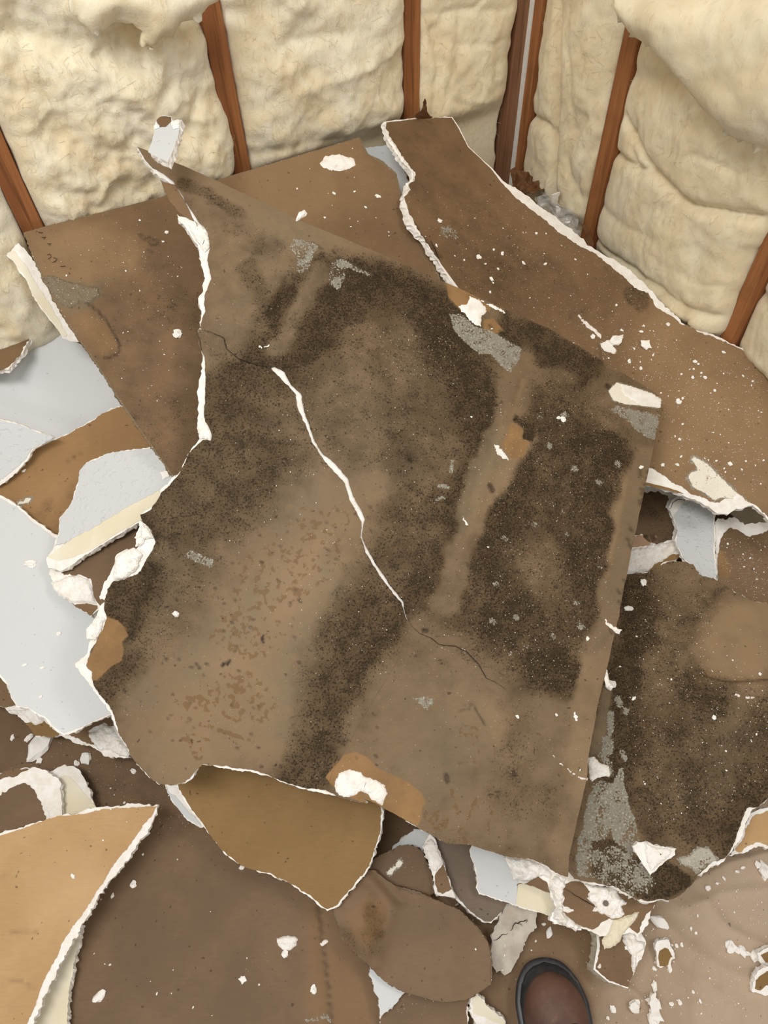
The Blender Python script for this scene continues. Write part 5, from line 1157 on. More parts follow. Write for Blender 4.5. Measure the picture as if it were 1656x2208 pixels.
def batt(name, side, ua, ub, z1, style, seed, label, creases=(), bulge=.035, edge=.012, z0=0.03, cols=None, ovl=(.008, .008), soft_lo=.022, zc=None):
    """fibre batt filling a bay: pillow + lumps + creases, edges spilling raggedly over the studs"""
    nu = cols or int((ub - ua) / .0042); nz_ = int((z1 - z0) / .0050)
    U, Zz = np.meshgrid(np.linspace(0, 1, nu), np.linspace(z0, z1, nz_))
    V = []; D = np.zeros(U.shape); UU = np.zeros(U.shape)
    cr = [[wall_hit(p, side) for p in c[0]] for c in creases]
    for i in range(nz_):
        for j in range(nu):
            z = Zz[i, j]; s_ = U[i, j]
            lo = ua - ovl[0] * (1 + 1.1 * vnoise(z * 11, seed) + .7 * vnoise(z * 47, seed + 3)); hi = ub + ovl[1] * (1 + 1.1 * vnoise(z * 11, seed + 1) + .7 * vnoise(z * 47, seed + 4))
            u = lo + (hi - lo) * s_; UU[i, j] = u
            e = min(s_, 1 - s_) * (ub - ua)
            pil = 1 - math.exp(-e / ((soft_lo if s_ < .5 else .020)))
            pil = min(1, pil)
            p = Vector((u * (1 if side == 'L' else 1.3) + seed, z, seed * .37))
            if style == 'loose':
                n1 = mnoise.fractal(p * 7, 1., 2.1, 3); n2 = mnoise.ridged_multi_fractal(Vector((p.x * 13 + n1, p.y * 11 + n1 * .8, p.z)), .9, 2.2, 5, 1., 2.); n3 = mnoise.fractal(p * 45, 1., 2., 4)
                d = bulge * pil + (.024 * n1 + .007 * (n2 - 1.1) + .005 * n3) * (.35 + .65 * pil)
            elif style == 'mid':
                n1 = mnoise.fractal(p * 6, 1., 2.1, 3); n2 = mnoise.ridged_multi_fractal(Vector((p.x * 8 + n1, p.y * 8 + n1 * .8, p.z)), 1., 2.2, 4, 1., 2.); n3 = mnoise.fractal(p * 40, 1., 2., 3)
                d = bulge * pil + (.018 * n1 + .007 * (n2 - 1.1) + .003 * n3) * (.35 + .65 * pil)
            else:
                n1 = mnoise.fractal(p * 6, 1., 2., 2); n3 = mnoise.fractal(p * 30, 1., 2., 4); n2 = abs(mnoise.noise(Vector((p.x * 9 + n1 * .8, p.y * 7, p.z))))
                d = bulge * pil + (.012 * n1 + .0035 * n3 - .0035 * max(0, .12 - n2) * 8) * (.3 + .7 * pil)
            D[i, j] = d
    pts = np.stack([UU.ravel(), Zz.ravel()], 1)
    for (c, w, hh), pl in zip(creases, cr):
        q = seg_dist(pts, [np.array(x) for x in pl]) / w
        wob = 1
        D += (hh * np.exp(-q ** 1.4 * 1.2)).reshape(U.shape)
    if zc is not None:      # squashed behind the sheets that lean on it
        k = np.clip((Zz - (zc - .045)) / .06, 0, 1); k = k * k * (3 - 2 * k); D = D * k + np.minimum(D, -.012) * (1 - k)
    D = np.maximum(D, -.085)
    for i in range(nz_):
        for j in range(nu):
            e = min(U[i, j], 1 - U[i, j])
            dd = D[i, j] if e > 1e-6 else -.02
            V.append(wpos(side, UU[i, j], Zz[i, j], dd + .002))
    F = []
    for i in range(nz_ - 1):
        for j in range(nu - 1):
            a = i * nu + j; f = (a, a + 1, a + nu + 1, a + nu)
            F.append(f if side == 'R' else f[::-1])
    # back
    b0 = len(V); V += [wpos(side, UU[0, 0] + .01, z0, -.085), wpos(side, UU[0, -1] - .01, z0, -.085), wpos(side, UU[-1, -1] - .01, z1, -.085), wpos(side, UU[-1, 0] + .01, z1, -.085)]
    F += [(b0, b0 + 1, b0 + 2, b0 + 3)]
    ring_b = [j for j in range(nu)]; F.append(tuple(ring_b[::-1]) + (b0, b0 + 1)) if False else None
    V = np.array(V); org = wpos(side, (ua + ub) / 2, z0, -.03)
    ob = link_mesh(name, V, F, [MAT['wool_smooth' if style == 'smooth' else 'wool']], None, org, None, [True] * len(F))
    fibres(ob, V, nu, nz_, org, seed, 2600 if style != 'smooth' else 1500, style)
    return tag(ob, label, 'insulation')


c = W2
batt('insulation_batt', 'L', uA + c, uA + c + .46, 1.32, 'mid', 3, 'cream insulation batt at the far left edge, left of the leftmost stud', bulge=.03, ovl=(.002, .006), zc=.46)
batt('insulation_batt', 'L', uB + c, uA - c, 1.32, 'loose', 11, 'shaggy torn cream insulation batt behind the upright white chip', bulge=.045, ovl=(.006, .003), zc=.67,
     creases=[([(0, 60), (120, 75), (300, 30), (420, 0)], .030, -.02), ([(430, 150), (380, 260), (330, 330)], .02, -.010), ([(250, 170), (330, 230), (420, 240)], .02, .014), ([(300, 10), (420, 20)], .03, -.03)])
batt('insulation_batt', 'L', uC + c, uB - c, 1.32, 'mid', 23, 'cream insulation batt between the dark brown stud and the stud above the crack', bulge=.035, ovl=(.004, .003), zc=.67,
     creases=[([(550, 0), (620, 80), (720, 60)], .02, -.010), ([(600, 140), (640, 180), (780, 130)], .02, .010), ([(540, 330), (640, 300), (860, 270)], .02, -.012)])
batt('insulation_batt', 'L', .050, uC - c, 1.32, 'smooth', 31, 'narrow cream insulation batt between the stud above the crack and the corner', bulge=.025, ovl=(.005, .004), zc=.64,
     creases=[([(925, 60), (935, 130), (920, 250)], .010, -.010), ([(980, 0), (975, 150), (990, 230)], .012, -.006), ([(905, 30), (960, 20), (1080, 10)], .012, -.005)])
batt('insulation_batt', 'R', .052, uE - c, 1.32, 'smooth', 41, 'cream insulation batt folded lengthwise between the corner and the slim right stud', bulge=.032, ovl=(.004, .004), soft_lo=.045, zc=.46,
     creases=[([(1222, 0), (1220, 120), (1215, 200), (1212, 420)], .012, -.030), ([(1150, 250), (1195, 262), (1215, 300)], .010, -.016), ([(1280, 250), (1240, 330), (1260, 420)], .012, -.012), ([(1265, 240), (1255, 270)], .03, -.010), ([(1300, 300), (1265, 370), (1250, 440)], .009, -.008), ([(1160, 140), (1170, 220)], .012, -.006)])
batt('insulation_batt', 'R', uE + c, uF - c, 1.32, 'smooth', 53, 'wide pillowy cream insulation batt between the two right hand studs', bulge=.050, ovl=(-.002, .006), soft_lo=.065, zc=.43,
     creases=[([(1360, 255), (1440, 350), (1530, 430), (1656, 455)], .011, -.022), ([(1325, 330), (1400, 355), (1440, 355)], .010, -.016), ([(1380, 160), (1470, 165), (1580, 160)], .018, -.010),
              ([(1300, 440), (1360, 470), (1440, 500)], .014, -.006), ([(1280, 510), (1400, 570), (1500, 640), (1570, 670)], .011, -.016), ([(1400, 260), (1380, 310), (1400, 355)], .010, -.010), ([(1500, 620), (1520, 690)], .012, -.008), ([(1360, 80), (1420, 60), (1656, 60)], .02, -.006)])
batt('insulation_batt', 'R', uF + c, uF + c + .40, 1.32, 'smooth', 67, 'cream insulation batt at the right edge, right of the thick orange brown stud', bulge=.04, ovl=(.002, .01), soft_lo=.05, zc=.43,
     creases=[([(1620, 620), (1656, 640)], .012, -.012)])
za = wall_hit((1400, 42), 'R'); zb_ = wall_hit((1400, -60), 'R')[1]; ua_ = wall_hit((1368, 10), 'R')[0]; ub_ = wall_hit((1436, 10), 'R')[0]
P = [wpos('R', ua_, za[1], .01), wpos('R', ub_ - .012, za[1] + .015, .01), wpos('R', ub_, zb_, .01), wpos('R', ua_ - .004, zb_, .01)]
P += [wpos('R', ua_ + .004, za[1] + .012, .034), wpos('R', ub_ - .016, za[1] + .03, .03), wpos('R', ub_ - .003, zb_, .032), wpos('R', ua_, zb_, .034)]
blk = box('torn_wood_block', P, [MAT['wood_grey']], None, wpos('R', ua_, za[1], .01)); tag(blk, 'scuffed wooden block fixed across the top of the slim right stud', 'wood block')


def flap(name, label, side, outline, dout, style='wool_smooth', amp=.012, thick=.03, seed=5, tuft=0.0, slope=0.0):
    """a slab of wool hanging in front of the bays; outline in wall (u, z)"""
    o = np.array([wall_hit(p, side) for p in outline])
    S = 1000.0
    poly = [(a[0] * S, -a[1] * S) for a in o]
    V2, F = tri(roughen(poly, 5 + tuft, seed, 6.0), 7.0, seed)
    d = seg_dist(V2, poly + [poly[0]]) / S
    V = []; zc = o[:, 1].mean()
    for p, e in zip(V2, d):
        u, z = p[0] / S, -p[1] / S
        n1 = mnoise.fractal(Vector((u * 8 + seed, z * 8, 1.)), 1., 2., 4)
        V.append(wpos(side, u, z, dout + slope * (z - zc) + thick * (1 - math.exp(-e / .02)) + amp * n1 * min(1, e / .02)))
    n = len(V); bd = boundary(F); Bk = [wpos(side, p[0] / S, -p[1] / S, dout + slope * (-p[1] / S - zc) - .004) for p in V2]
    V = np.array(V + Bk); faces = [tuple(f) for f in F] + [tuple(n + q for q in f[::-1]) for f in F] + [(b, a, a + n, b + n) for a, b in bd]
    if side == 'L': faces = [f for f in faces]
    ob = link_mesh(name, V, faces, [MAT[style]], None, V[:n].mean(0), None, [True] * len(faces))
    import bmesh
    bm = bmesh.new(); bm.from_mesh(ob.data); bmesh.ops.recalc_face_normals(bm, faces=bm.faces); bm.to_mesh(ob.data); bm.free()
    return tag(ob, label, 'insulation')


flap('insulation_flap', 'ragged tuft of cream insulation hanging down at the top left edge of the view', 'L',
     [(120, -60), (135, 10), (165, 35), (190, 30), (215, 5), (222, 12), (262, 30), (280, 60), (292, 76), (305, 50), (330, 40), (350, 15), (385, -4), (440, -40), (440, -80), (200, -90)], .085, 'wool', .014, .03, 7, 3)
flap('insulation_flap', 'thick cream insulation slab sagging across the top right corner of the view', 'R',
     [(1432, -60), (1440, 12), (1465, 50), (1515, 80), (1550, 120), (1590, 165), (1620, 205), (1680, 260), (1900, 330), (1900, -60)], .10, 'wool_smooth', .014, .05, 13, 0)

# ======================================================================
#  SMALL SCRAPS, CRUMBS, BOOT
# ======================================================================
def crumb_mesh(seed, flat_=.36):
    import bmesh
    bm = bmesh.new(); bmesh.ops.create_icosphere(bm, subdivisions=2, radius=1.0)
    for v in bm.verts:
        n = mnoise.fractal(v.co * 1.3 + Vector((seed * 3.1, seed, 0)), 1., 2., 3)
        v.co *= 1 + .55 * n
        v.co.z *= flat_; v.co.y *= .55 + .35 * hash01(seed, 8)
        v.co.z = round(v.co.z * 4) / 4 * .6 + v.co.z * .4
    me = bpy.data.meshes.new('gypsum_crumb'); bm.to_mesh(me); bm.free(); me.materials.append(MAT['crumb'])
    return me


CR = [crumb_mesh(i) for i in range(9)]
HOSTS = {}


def short(b):
    return {'floor_paper': 'tan floor paper'}.get(b['name'], None)


GROUPS = {}
COUNT = [0]
PEND = []
LAND = []


def crumb(px, py, size, label=None, rot=None, k=None):
    """one crumb lying on whatever sheet is on top at that spot; size = its width in photo pixels"""
    b = top_surface(px, py)
    if b is None: return None
    s = b['surf']; W = s.pos(np.array([[px, py]]), .0013)[0]
    r = size * .5 * np.linalg.norm(W - CAM) / FPX
    COUNT[0] += 1; i = COUNT[0]
    ob = bpy.data.objects.new('gypsum_crumb', CR[(k if k is not None else i) % 9]); COL.objects.link(ob)
    ob.location = W + s.normal(np.array([W]))[0] * r * .12
    n = s.normal(np.array([W]))[0]
    q = Vector(n).to_track_quat('Z', 'Y'); e = mathutils.Quaternion(n.tolist(), rot if rot is not None else hash01(i, 2) * 6.28)
    ob.rotation_mode = 'QUATERNION'; ob.rotation_quaternion = e @ q
    ob.scale = (r, r, r)
    if label: tag(ob, label, 'crumb')
    else:
        PEND.append((ob, px, py, size, CRUMB_HOST.get(b['key'], 'the lower drywall pieces')))
        g = 'small white gypsum crumbs strewn over the debris'
        tag(ob, 'small white gypsum crumb lying on ' + CRUMB_HOST.get(b['key'], 'one of the lower drywall pieces'), 'crumb', g)
    return ob


CRUMB_HOST = {}
for b in BOARDS:
    L = b['label']
    for key, txt in (('wide creased', 'the tan floor paper'), ('large flat dark', 'the flat dark sheet at lower left'), ('large curved brown', 'the big brown sheet in the corner'),
                     ('brown drywall sheet leaning', 'the brown sheet leaning left of the crack'), ('large cracked', 'the large mouldy sheet'), ('mould stained', 'the mouldy sheet at the right edge'),
                     ('large smooth white', 'the large smooth white board at left'), ('bright tan', 'the bright tan board at lower left'), ('uniform tan', 'the uniform tan piece'), ('brown speckled', 'the speckled piece at the right edge'),
                     ('white painted drywall board leaning', 'the upper white board at left'), ('rounded brown', 'the rounded brown piece')):
        if L.startswith(key): CRUMB_HOST[b['key']] = txt

BIG = [  # px, py, size, label
    (383, 720, 20, 'white crumb in the middle of the left leaning brown sheet'),
    (90, 1610, 58, 'largest rounded white gypsum crumb, on the dark sheet below the white board'),
    (63, 1592, 18, 'small pointed white crumb left of the largest rounded crumb'), (27, 1592, 12, None), (62, 1637, 9, None), (86, 1640, 14, None), (186, 1635, 24, 'white crumb between the rounded crumb and the mouldy sheet'), (166, 1647, 12, None), (288, 1664, 12, 'sliver of white gypsum standing on the dark sheet near the mouldy sheet'),
    (288, 1908, 13, 'white crumb pair on the dark sheet right of the bright tan board'), (243, 1932, 9, None), (215, 2148, 24, 'flat pointed white crumb near the bottom of the dark sheet'), (158, 1890, 10, None), (522, 1870, 14, 'white crumb on the lower edge of the uniform tan piece'),
    (524, 2112, 14, 'white crumb beside a pale scrape on the dark sheet'), (614, 2057, 14, None), (676, 2134, 14, 'pinkish white chip between the groove and the stump of paper'),
    (68, 1217, 22, 'grey curled flake on the smooth white board'), (127, 1367, 9, None), (54, 1434, 9, None), (92, 1440, 9, None), (52, 1016, 9, 'white crumb on the tan board between the white boards'), (88, 1502, 8, None),
    (947, 478, 12, None), (1031, 555, 12, None), (1082, 548, 9, None), (1059, 602, 11, None), (1056, 631, 6, None), (1128, 568, 9, None), (1175, 570, 8, None),
    (940, 530, 8, None), (1325, 735, 34, 'pale tilted gypsum flake on the big brown sheet, largest of its chips'), (1391, 745, 24, 'teardrop white chip right of the tilted pale flake'), (1277, 727, 11, None), (1356, 780, 9, None), (1381, 795, 8, None), (1463, 867, 12, None), (1382, 716, 8, None), (1340, 713, 7, None), (1382, 1008, 12, None), (1460, 1003, 9, None), (1428, 1003, 9, None), (1574, 1001, 9, None),
    (1498, 780, 8, None), (1520, 815, 8, None), (1440, 700, 8, None), (1430, 640, 7, None), (1560, 760, 8, None), (1355, 1313, 18, 'pointed white crumb on the right mouldy sheet beside the large one'), (1367, 1506, 10, None), (1337, 1438, 5, None), (1638, 1454, 7, None), (1539, 1548, 9, None), (1266, 1377, 9, None), (1388, 1256, 16, 'jagged white crumb at the top of the right mouldy sheet'),
    (1315, 1478, 22, 'white pyramid crumb wedged at the edge between the two mouldy sheets'), (1420, 1990, 30, 'triangular grey white flake on the floor paper below the star shaped gypsum'), (1369, 2168, 22, 'square white crumb on the floor paper near the bottom edge, right of the boot'), (1411, 2125, 16, 'round white crumb right of the drywall block'), (1411, 2165, 26, 'long white chunk at the bottom edge, right of the boot'), (1413, 2190, 24, 'lower part of the white chunks at the bottom edge'), (1321, 2177, 12, None), (1448, 2165, 8, None), (1465, 2162, 9, None), (1310, 2195, 6, None), (1183, 2012, 18, 'curled white paring left of the drywall block'), (1172, 1993, 8, None), (1510, 2158, 7, None),
    (1645, 1880, 30, 'white lump at the right edge on the creased floor paper'), (1632, 1866, 14, None), (1525, 1915, 10, None), (1575, 2042, 20, 'white smear of crumbs on the floor paper, centre right'), (1600, 2050, 18, None), (1628, 2062, 20, None), (1586, 2047, 14, None), (1612, 2056, 10, None), (1565, 2036, 8, None), (1490, 2002, 7, None), (1500, 2012, 6, None), (1458, 2040, 7, None), (1468, 2038, 7, None), (1411, 2088, 8, None), (1380, 2065, 6, None), (1600, 1872, 8, None), (1588, 1880, 8, None), (1560, 1895, 8, None), (1545, 1905, 7, None),
    (1350, 2044, 7, None), (1240, 1545, 9, None), (1115, 1545, 8, None), (1199, 1542, 7, None), (1242, 1552, 6, None), (1238, 1538, 6, None), (1250, 1660, 5, None), (1060, 710, 6, None), (560, 748, 6, None), (358, 1024, 22, 'white crumb caught at the lower tip of the left leaning sheet'), (1016, 900, 5, None), (1052, 1180, 5, None), (1204, 902, 10, None), (1213, 905, 14, 'pale scuffed crumb in the mould speckles, upper right of the mouldy sheet'),
    (788, 448, 6, None), (720, 418, 8, None), (814, 424, 12, None), (764, 414, 6, None), (700, 470, 5, None), (360, 502, 8, 'tiny pinkish crumb right of the looped stain'), (352, 522, 5, None), (1240, 560, 5, None), (1156, 504, 6, None),
]
for q in BIG: crumb(*q)
rs = np.random.RandomState(7)


def scatter(n, poly, smin, smax):
    o = np.array(poly); lo, hi = o.min(0), o.max(0); k = 0
    while k < n:
        p = lo + rs.rand(2) * (hi - lo)
        if inside(p[None], poly)[0]:
            crumb(float(p[0]), float(p[1]), smin + (smax - smin) * rs.rand() ** 2.5); k += 1


scatter(55, [(1360, 690), (1640, 800), (1650, 1060), (1440, 990), (1430, 860), (1260, 760)], 3.0, 6.5)
scatter(26, [(860, 420), (1060, 400), (1440, 690), (1290, 770), (960, 600)], 2.5, 6)
scatter(14, [(1560, 1160), (1650, 1160), (1650, 1290), (1580, 1240)], 2.5, 5)
scatter(26, [(1360, 1280), (1500, 1300), (1656, 1480), (1656, 1700), (1400, 1800), (1350, 1500)], 2.2, 4.5)
scatter(22, [(1420, 1960), (1656, 1900), (1656, 2200), (1300, 2200)], 2.5, 6)
scatter(16, [(100, 520), (340, 450), (420, 600), (400, 900), (260, 820)], 2.2, 4.5)
scatter(14, [(560, 400), (760, 310), (900, 560), (760, 500)], 2.2, 4.5)
scatter(30, [(760, 700), (1350, 950), (1280, 1450), (700, 1500), (430, 1100)], 2.0, 4)
scatter(22, [(200, 1650), (360, 1700), (640, 2200), (180, 2200)], 2.2, 5)
scatter(8, [(1000, 1980), (1060, 1990), (1290, 2060), (1240, 2080), (1060, 2140)], 2.5, 5)
LAND = [(x, y, t) for x, y, t in (
    (383, 720, 'the white crumb lump on the left brown sheet'), (320, 518, 'the looped dark stain'), (140, 630, 'the grey wrinkled patch'), (240, 770, 'the curved tear in the left brown sheet'), (726, 352, 'the pale gypsum splash'), (880, 380, 'the top of the long crack'), (940, 550, 'the lower end of the long crack'),
    (1015, 670, 'the white torn patch on the top edge'), (1290, 710, 'the thin white scar on the big brown sheet'), (1325, 735, 'the tilted pale flake'), (1391, 745, 'the teardrop white chip'), (1380, 650, 'the dark oval stain'), (1540, 1040, 'the ragged pale gypsum smear'), (1080, 975, 'the white gouge in the tan band'),
    (1270, 1235, 'the dark oval mould spot'), (595, 800, 'the top of the white crack'), (700, 990, 'the middle of the white crack'), (840, 1250, 'the lower end of the white crack'), (910, 1510, 'the lacy white patch'), (780, 1690, 'the crumbly white patch at the bottom edge'), (500, 1420, 'the brown stamped spot pattern'),
    (1400, 870, 'the white corner of the mouldy sheet'), (1330, 1350, 'the broken white nick in the factory edge'), (1300, 1650, 'the grey residue patch'), (1400, 1840, 'the triangular chip'), (1600, 1500, 'the short white tear at the right edge'), (1460, 1400, 'the mid brown mould patch'),
    (90, 1610, 'the largest rounded crumb'), (186, 1635, 'the crumb between rounded crumb and mouldy sheet'), (622, 2030, 'the white patch on the dark sheet'), (700, 2020, 'the long groove'), (524, 2112, 'the pale scrape'), (330, 1745, 'the tip of the bright tan board'), (215, 2148, 'the flat pointed crumb'),
    (1175, 2070, 'the boot toe'), (1330, 2080, 'the drywall block'), (1430, 2050, 'the horseshoe chip'), (1420, 1990, 'the triangular flake'), (1600, 2050, 'the smear of crumbs'), (1645, 1880, 'the lump at the right edge'), (1410, 2170, 'the long white chunk'), (1620, 2130, 'the lower rimmed piece'), (1600, 1200, 'the white torn top of the speckled piece'))]
DIRS = ('right of', 'below right of', 'below', 'below left of', 'left of', 'above left of', 'above', 'above right of')
used_lab = {}
for ob, px, py, size, host in PEND:
    x, y, t = min(LAND, key=lambda q: (q[0] - px) ** 2 + (q[1] - py) ** 2)
    dist = math.hypot(x - px, y - py); di = DIRS[int(round(math.degrees(math.atan2(py - y, px - x)) / 45)) % 8]
    far = 'close ' if dist < 32 else ('' if dist < 75 else 'well ')
    szn = 'tiny' if size < 3.6 else ('small' if size < 7 else 'medium')
    ob['label'] = '%s gypsum crumb %s%s %s' % (szn, far, di, t)
# uncountable dust: one object
V = []; F = []
for poly, n in (([(1360, 690), (1640, 800), (1650, 1060), (1440, 990), (1430, 860), (1260, 760)], 700), ([(860, 420), (1060, 400), (1440, 690), (1290, 770), (960, 600)], 160), ([(1560, 1160), (1650, 1160), (1650, 1290), (1560, 1230)], 130),
                ([(1360, 1280), (1500, 1300), (1656, 1480), (1656, 1700), (1400, 1800), (1350, 1500)], 330), ([(1420, 1960), (1656, 1880), (1656, 2200), (1300, 2200)], 200), ([(760, 700), (1350, 950), (1280, 1450), (700, 1500), (430, 1100)], 350), ([(60, 540), (340, 450), (420, 600), (400, 900), (260, 820)], 120)):
    o = np.array(poly); lo, hi = o.min(0), o.max(0); P = lo + rs.rand(n * 3, 2) * (hi - lo); P = P[inside(P, poly)][:n]
    T = [top_surface(*p) for p in P]
    for p, b in zip(P, T):
        if b is None: continue
        W = b['surf'].pos(p[None], .0018)[0]; r = .0004 + .0007 * rs.rand() ** 2; i0 = len(V); ph = rs.rand() * 6
        for k in range(4): V.append(W + np.array([math.cos(ph + k * 1.57) * r * (.6 + rs.rand() * .8), math.sin(ph + k * 1.57) * r, 0]))
        V.append(W + np.array([0, 0, r * .7]))
        F += [(i0, i0 + 1, i0 + 4), (i0 + 1, i0 + 2, i0 + 4), (i0 + 2, i0 + 3, i0 + 4), (i0 + 3, i0, i0 + 4)]
du = link_mesh('gypsum_dust', V, F, [MAT['crumb']], None, np.zeros(3)); tag(du, 'fine white gypsum dust strewn over the brown and mouldy sheets', 'dust', kind='stuff')


def paper_scrap(name, label, cat, outline, ctrl, mat, amp=.01, seed=3, thick=.0012, step=4, sc=30):
    s = Surf(ctrl); V2, F = tri(roughen(outline, 1.5, seed, 3.0), step, seed)
    W = s.pos(V2, 0); N = s.normal(W)
    d = np.array([mnoise.fractal(Vector(p) * sc + Vector((seed, 0, 0)), 1., 2., 3) for p in W]) * amp
    T = W + N * d[:, None]; B = T - N * thick; n = len(T)
    faces = [tuple(f) for f in F] + [tuple(n + q for q in f[::-1]) for f in F] + [(b, a, a + n, b + n) for a, b in boundary(F)]
    ob = link_mesh(name, np.vstack([T, B]), faces, [MAT[mat]], None, T.mean(0), None, [False] * len(faces))
    return tag(ob, label, cat)


paper_scrap('paper_scrap', 'crumpled torn brown paper at the foot of the corner studs', 'paper scrap', Z(ZB, (540, 740), (590, 730), (640, 750), (680, 790), (690, 830), (640, 840), (600, 825), (560, 790)),
            [(1100, 370, .50), (1165, 410, .475), (1110, 410, .475)], 'scrap_brown', .022, 4, sc=45)
paper_scrap('paper_scrap', 'pointed torn brown paper at the top end of the long crack', 'paper scrap', Z(ZB, (130, 500), (165, 470), (180, 425), (190, 480), (215, 505), (170, 512)),
            [(890, 250, .69), (935, 255, .69), (915, 215, .74)], 'scrap_brown', .006, 6)
paper_scrap('paper_scrap', 'curled orange brown paper at the foot of the slim right stud', 'paper scrap', Z(ZB, (850, 960), (875, 975), (890, 1010), (905, 1050), (900, 1080), (870, 1095), (855, 1075), (880, 1050), (865, 1010)),
            [(1250, 480, .47), (1280, 535, .43), (1258, 545, .43)], 'scrap_brown', .008, 8)
paper_scrap('plastic_scrap', 'crinkled clear plastic scrap with white chips below the folded batt', 'plastic scrap', Z(ZB, (650, 850), (700, 835), (760, 880), (830, 930), (850, 1010), (800, 1000), (740, 940), (690, 900)),
            [(1160, 430, .485), (1250, 490, .46), (1200, 480, .45)], 'plastic', .012, 12)
paper_scrap('plastic_scrap', 'small clear plastic scrap over the white edge of the big brown sheet', 'plastic scrap', Z(ZB, (775, 990), (800, 980), (850, 1020), (870, 1055), (830, 1055), (790, 1030)),
            [(1220, 495, .47), (1262, 525, .45), (1230, 520, .45)], 'plastic', .008, 14)
for outl, z, lab in (((725, 830, 760, 825, 750, 850, 738, 858), .50, 'white flake on the clear plastic below the folded batt'), ((745, 880, 765, 895, 755, 935, 745, 930), .475, 'thin white shard standing on the clear plastic'),
                     ((1030, 1140, 1070, 1150, 1055, 1160, 1035, 1150), .43, 'white shard bridging the white edge of the big brown sheet'), ((1120, 1165, 1150, 1160, 1140, 1180, 1125, 1178), .425, 'gold edged white flake resting on the wide batt')):
    pl = Z(ZB, *[(outl[i], outl[i + 1]) for i in range(0, 8, 2)]); c0 = np.mean([p[:2] for p in pl], 0)
    paper_scrap('gypsum_flake', lab, 'gypsum flake', pl, [(c0[0] - 10, c0[1], z), (c0[0] + 10, c0[1], z), (c0[0], c0[1] - 10, z + .012)], 'gypsum', .003, 15, thick=.003, step=3)
# fallen ring-shaped and edge pieces on the floor paper
fp = BOARDS[0]


def loose(name, label, poly, th, papers=(), lumps_=(), z=.02, tilt=.012):
    c0 = np.mean([p[:2] for p in poly], 0); b = top_surface(*c0)
    zz = b['surf'].hit(c0[None])[0][2] + th + .004
    s = Surf([(c0[0] - 30, c0[1], zz), (c0[0] + 30, c0[1], zz), (c0[0], c0[1] - 40, zz + tilt)])
    o = s.pos(c0[None], -th)[0]; root = thing(name, label, 'drywall piece', o)
    build_slab('gypsum_core', roughen(poly, 2.2, nseed(), 4), s, 0, th, 7, nseed(), [MAT['gypsum'], MAT['white_face'], MAT['gypsum']], root, o, wob=.004)
    for p in papers: build_paper('back_paper', pap(p, 'tan', rough=1.4), s, nseed(), root, o)
    for l in lumps_: build_lump(lump(l, .005), s, nseed(), root, o)


loose('drywall_chip', 'small tan drywall chip with a horseshoe of white gypsum, right of the drywall block', Z(ZG, (1005, 1170), (1015, 1148), (1050, 1135), (1085, 1140), (1095, 1175), (1110, 1200), (1120, 1245), (1095, 1270), (1098, 1330), (1080, 1290), (1060, 1295), (1035, 1300), (1018, 1290), (1015, 1230)), .009,
      papers=[Z(ZG, (1030, 1200), (1060, 1185), (1085, 1190), (1105, 1235), (1085, 1262), (1080, 1285), (1055, 1292), (1032, 1290), (1024, 1240))])
loose('drywall_piece', 'upper of two white rimmed tan drywall pieces at the right edge near the bottom', Z(ZG, (1596, 1220), (1640, 1190), (1700, 1170), (1760, 1200), (1700, 1290), (1640, 1290), (1610, 1260)), .011,
      papers=[Z(ZG, (1612, 1225), (1650, 1205), (1700, 1190), (1740, 1205), (1690, 1275), (1640, 1270))])
loose('drywall_piece', 'lower of two white rimmed tan drywall pieces at the right edge near the bottom', Z(ZG, (1575, 1370), (1600, 1325), (1650, 1290), (1760, 1290), (1780, 1460), (1600, 1452), (1562, 1440)), .011,
      papers=[Z(ZG, (1590, 1375), (1615, 1340), (1650, 1320), (1750, 1310), (1760, 1420), (1650, 1400), (1610, 1430), (1580, 1420))])
loose('gypsum_chunk', 'ragged long white gypsum chunk at the bottom edge, right of the boot', Z(ZG, (990, 1460), (1010, 1440), (1025, 1480), (1042, 1500), (1030, 1560), (1036, 1600), (1010, 1640), (975, 1630), (964, 1600), (985, 1560), (980, 1500)), .006)
loose('gypsum_chunk', 'small irregular white gypsum chunk just right of the boot toe', Z(ZG, (866, 1505), (895, 1492), (918, 1515), (912, 1560), (890, 1562), (868, 1540)), .006)


